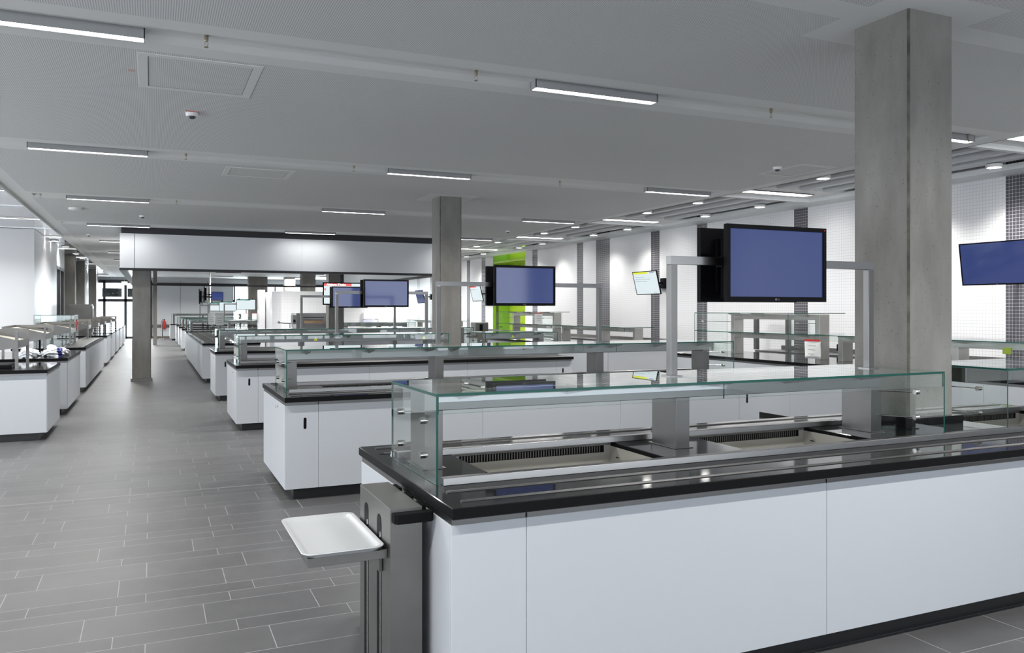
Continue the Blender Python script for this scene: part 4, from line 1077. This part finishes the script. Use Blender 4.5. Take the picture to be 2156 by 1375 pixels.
# ------------------------------------------------------------------ left counters
def left_counter(y0, y1, o, joints=()):
    return simple_counter(-3.9 if y1 < 18 else -2.5, -1.215, y0, y1, '%s white counter on the left of the aisle' % o, 'black worktop of the %s counter on the left of the aisle' % o, joints, 'y')
left_counter(11.75, 13.35, 'nearest'); left_counter(14.45, 17.0, 'second')
lc, lw = left_counter(18.3, 25.0, 'third and longest', [19.6, 20.9, 22.3, 23.6])
for y0, y1, o in ((26.6, 29.0, 'fourth'), (29.9, 32.6, 'fifth'), (33.6, 36.4, 'sixth'), (37.6, 40.6, 'seventh'), (42.0, 45.0, 'last')): left_counter(y0, y1, o)
b = MB(); b.box(-1.62, -1.30, 18.6, 24.7, .9, .906); b.box(-1.66, -1.62, 18.5, 24.8, .9, .93); build('tray_slide', b, STEEL, lw)
def cutlery_stand(x, y, label, w=.62, d=1.0, z=.9):
    """x,y = near right foot"""
    t = thing('cutlery_stand', label, 'cutlery stand', (x - w / 2, y + d / 2, z), 'steel cutlery stands')
    lg = .035
    for lx in (x, x - w):
        for ly in (y, y + d):
            b = MB(); b.box(lx - lg, lx, ly - lg / 2, ly + lg / 2, z, z + .48); build('leg', b, DSTEEL, t)
    side = [(x, z + .27), (x, z + .36), (x - w * .55, z + .45), (x - w, z + .47), (x - w, z + .24), (x - w * .5, z + .22)]
    for yy in (y, y + d):
        b = MB(); b.prism(side, 'y', yy - .008, yy + .008); build('side_panel', b, DSTEEL, t)
    b = MB(); b.box(x - .012, x, y, y + d, z + .26, z + .36); build('front_panel', b, DSTEEL, t)
    b = MB(); b.box(x - w, x - w + .02, y, y + d, z + .24, z + .49); b.box(x - w, x, y + d - .02, y + d, z + .44, z + .49); build('back_panel', b, DSTEEL, t)
    n = 4
    for k in range(n):
        a = y + .02 + (d - .04) * k / n; c = y + .02 + (d - .04) * (k + 1) / n - .02
        b = MB(); b.prism([(x - .02, z + .30), (x - .02, z + .345), (x - w + .03, z + .455), (x - w + .03, z + .30)], 'y', a, c); build('cutlery_bin', b, CREAM, t)
    return t
cutlery_stand(-1.58, 12.15, 'cutlery stand on the nearest left counter')
cutlery_stand(-1.62, 15.55, 'front cutlery stand on the second left counter', w=.60, d=1.1)
cutlery_stand(-1.58, 19.6, 'front cutlery stand on the longest left counter', w=.62, d=1.2)
cutlery_stand(-1.52, 23.9, 'rear cutlery stand on the longest left counter', d=.95)
cutlery_stand(-1.48, 27.2, 'cutlery stand on the fourth left counter'); cutlery_stand(-1.46, 30.6, 'cutlery stand on the fifth left counter')
cutlery_stand(-1.45, 34.5, 'cutlery stand on the sixth left counter'); cutlery_stand(-1.42, 38.5, 'cutlery stand on the seventh left counter')
# crumpled plastic film
def crumple(name, label, cx_, cy_, z, sx, sy, sz, m, navy=True, seed=1):
    rnd = random.Random(seed)
    bm = bmesh.new(); bmesh.ops.create_icosphere(bm, subdivisions=4, radius=1)
    ph = [rnd.uniform(0, 6) for _ in range(6)]
    for v in bm.verts:
        p = v.co.copy()
        k = 1 + .16 * math.sin(5 * p.x + ph[0] + 2 * p.z) + .13 * math.sin(7 * p.y + ph[1] + 3 * p.x) + .09 * math.sin(13 * p.z + 9 * p.y + ph[2]) + rnd.uniform(-.05, .05)
        v.co = Vector((p.x * sx * k, p.y * sy * k, max(p.z, -.45) * sz * k + .45 * sz))
        if v.co.z < 0.004: v.co.z = 0.002
    me = bpy.data.meshes.new(name); bm.to_mesh(me); bm.free()
    o = bpy.data.objects.new(name, me); COL.objects.link(o); o.location = (cx_, cy_, z)
    me.materials.append(m); me.materials.append(NAVY)
    for p in me.polygons:
        c = p.center
        if navy and abs(c.x * 1.2 + c.y * .3 - .05) < .045: p.material_index = 1
    return tag(o, label, 'plastic bag')
crumple('plastic_bag', 'crumpled clear plastic bag with navy print on the second left counter', -1.45, 15.15, .9, .17, .28, .11, BAGM, seed=3)
crumple('plastic_bag', 'small crumpled bag under the front stand of the second left counter', -1.83, 15.35, .9, .12, .2, .07, BAGM, False, 5)
crumple('plastic_bag', 'crumpled white bag behind the stand of the nearest left counter', -1.80, 14.82, .9, .12, .2, .10, BAGM, False, 8)
t = thing('dark_cutlery_box', 'flat black box under the cutlery stand on the nearest left counter', 'box', (-1.78, 12.4, .9))
b = MB(); b.box(-1.98, -1.66, 12.2, 12.7, .9, .94); build('box_body', b, BLACK, t, bevel=.006)
b = MB(); b.box(-1.94, -1.70, 12.25, 12.65, .94, .946); build('lid', b, DFRAME, t)
t = thing('card_reader', 'small display terminal with cyan readout behind the nearest left stand', 'terminal', (-1.85, 16.75, .9))
b = MB(); b.box(-1.98, -1.72, 16.7, 16.78, 1.24, 1.34); build('terminal_body', b, DFRAME, t)
b = MB(); b.box(-1.96, -1.84, 16.692, 16.70, 1.265, 1.315); build('display', b, emit('cyan_display', (.05, .6, .6), .7), t)
b = MB(); b.box(-1.86, -1.83, 16.72, 16.76, .9, 1.24); build('post', b, BLACK, t)
# glass display case on the long left counter
t = thing('glass_display_case', 'glass display case on the longest left counter', 'display case', (-1.9, 21.4, .9))
gx0, gx1, gy0, gy1 = -2.42, -1.62, 20.9, 22.0
for (a, b_, c, d, e, f) in ((gx0, gx1, gy0, gy0 + .01, .9, 1.53), (gx0, gx1, gy1 - .01, gy1, .9, 1.53), (gx0, gx0 + .01, gy0 + .01, gy1 - .01, .9, 1.53), (gx1 - .01, gx1, gy0 + .01, gy1 - .01, .9, 1.53), (gx0, gx1, gy0, gy1, 1.53, 1.542)):
    q = pane(MB(), a, b_, c, d, e, f); build('glass_pane', q, [GLASS, GEDGE], t)
q = MB(); q.box(gx0 + .04, gx1 - .04, gy0 + .04, gy1 - .04, 1.18, 1.20); build('shelf', q, DSTEEL, t)
q = MB(); q.box(gx0 + .02, gx1 - .02, gy0 + .02, gy1 - .02, .901, .96); build('case_base', q, STEEL, t)
t = thing('tall_steel_cabinet', 'tall plain steel cabinet behind the left counters', 'cabinet', (-1.95, 28.2, 0))
b = MB(); b.box(-2.42, -1.76, 29.05, 29.8, 0, 1.84); build('cabinet_body', b, DSTEEL, t, bevel=.006)
for k in range(3):
    b = MB(); y = 29.06 + k * .25
    b.slab(.95, 1.78, y, y + .22, 0, .02, [(1.02, 1.70, y + .04, y + .18)]); b.v = [(-1.758 + z_, y_, x_) for x_, y_, z_ in b.v]
    build('door_frame', b, STEELV, t)

# ------------------------------------------------------------------ things at the far wall
t = thing('fire_extinguisher', 'red fire extinguisher hanging on the white far wall', 'fire extinguisher', (.66, 51.8, .55))
b = MB(); b.lathe([(.02, .53), (.085, .55), (.09, .60), (.09, .95), (.05, 1.03), (.025, 1.06)], .66, 51.86, 18); build('cylinder_body', b, RED, t, smooth=True)
b = MB(); b.lathe([(.03, 1.06), (.035, 1.12)], .66, 51.86, 10); b.tube([(.66, 51.86, 1.10), (.54, 51.82, 1.08), (.53, 51.82, .8)], .014, 8); build('valve_and_hose', b, BLACK, t)
for i, x in enumerate((.18, .54)):
    t = thing('barrier_post', '%s slim steel barrier post before the white far wall' % ('left', 'right')[i], 'barrier post', (x, 50.6, 0), 'barrier posts')
    b = MB(); b.lathe([(.03, .0), (.03, .86)], x, 50.6, 12); build('post', b, STEELV, t, smooth=True)
    b = MB(); b.lathe([(.16, .0), (.15, .02), (.03, .04)], x, 50.6, 18); build('foot', b, DSTEEL, t, smooth=True)
t = thing('exit_sign', 'small lit sign hanging before the far entrance door', 'sign', (-1.35, 50, 3.1))
b = MB(); b.box(-1.55, -1.25, 49.98, 50.02, 3.05, 3.25); build('sign_panel', b, emit('sign_light', (.75, .95, .98), 1.0), t)
b = MB(); b.box(-1.41, -1.39, 49.99, 50.01, 3.25, 3.559); build('hanger', b, WPLAST, t)
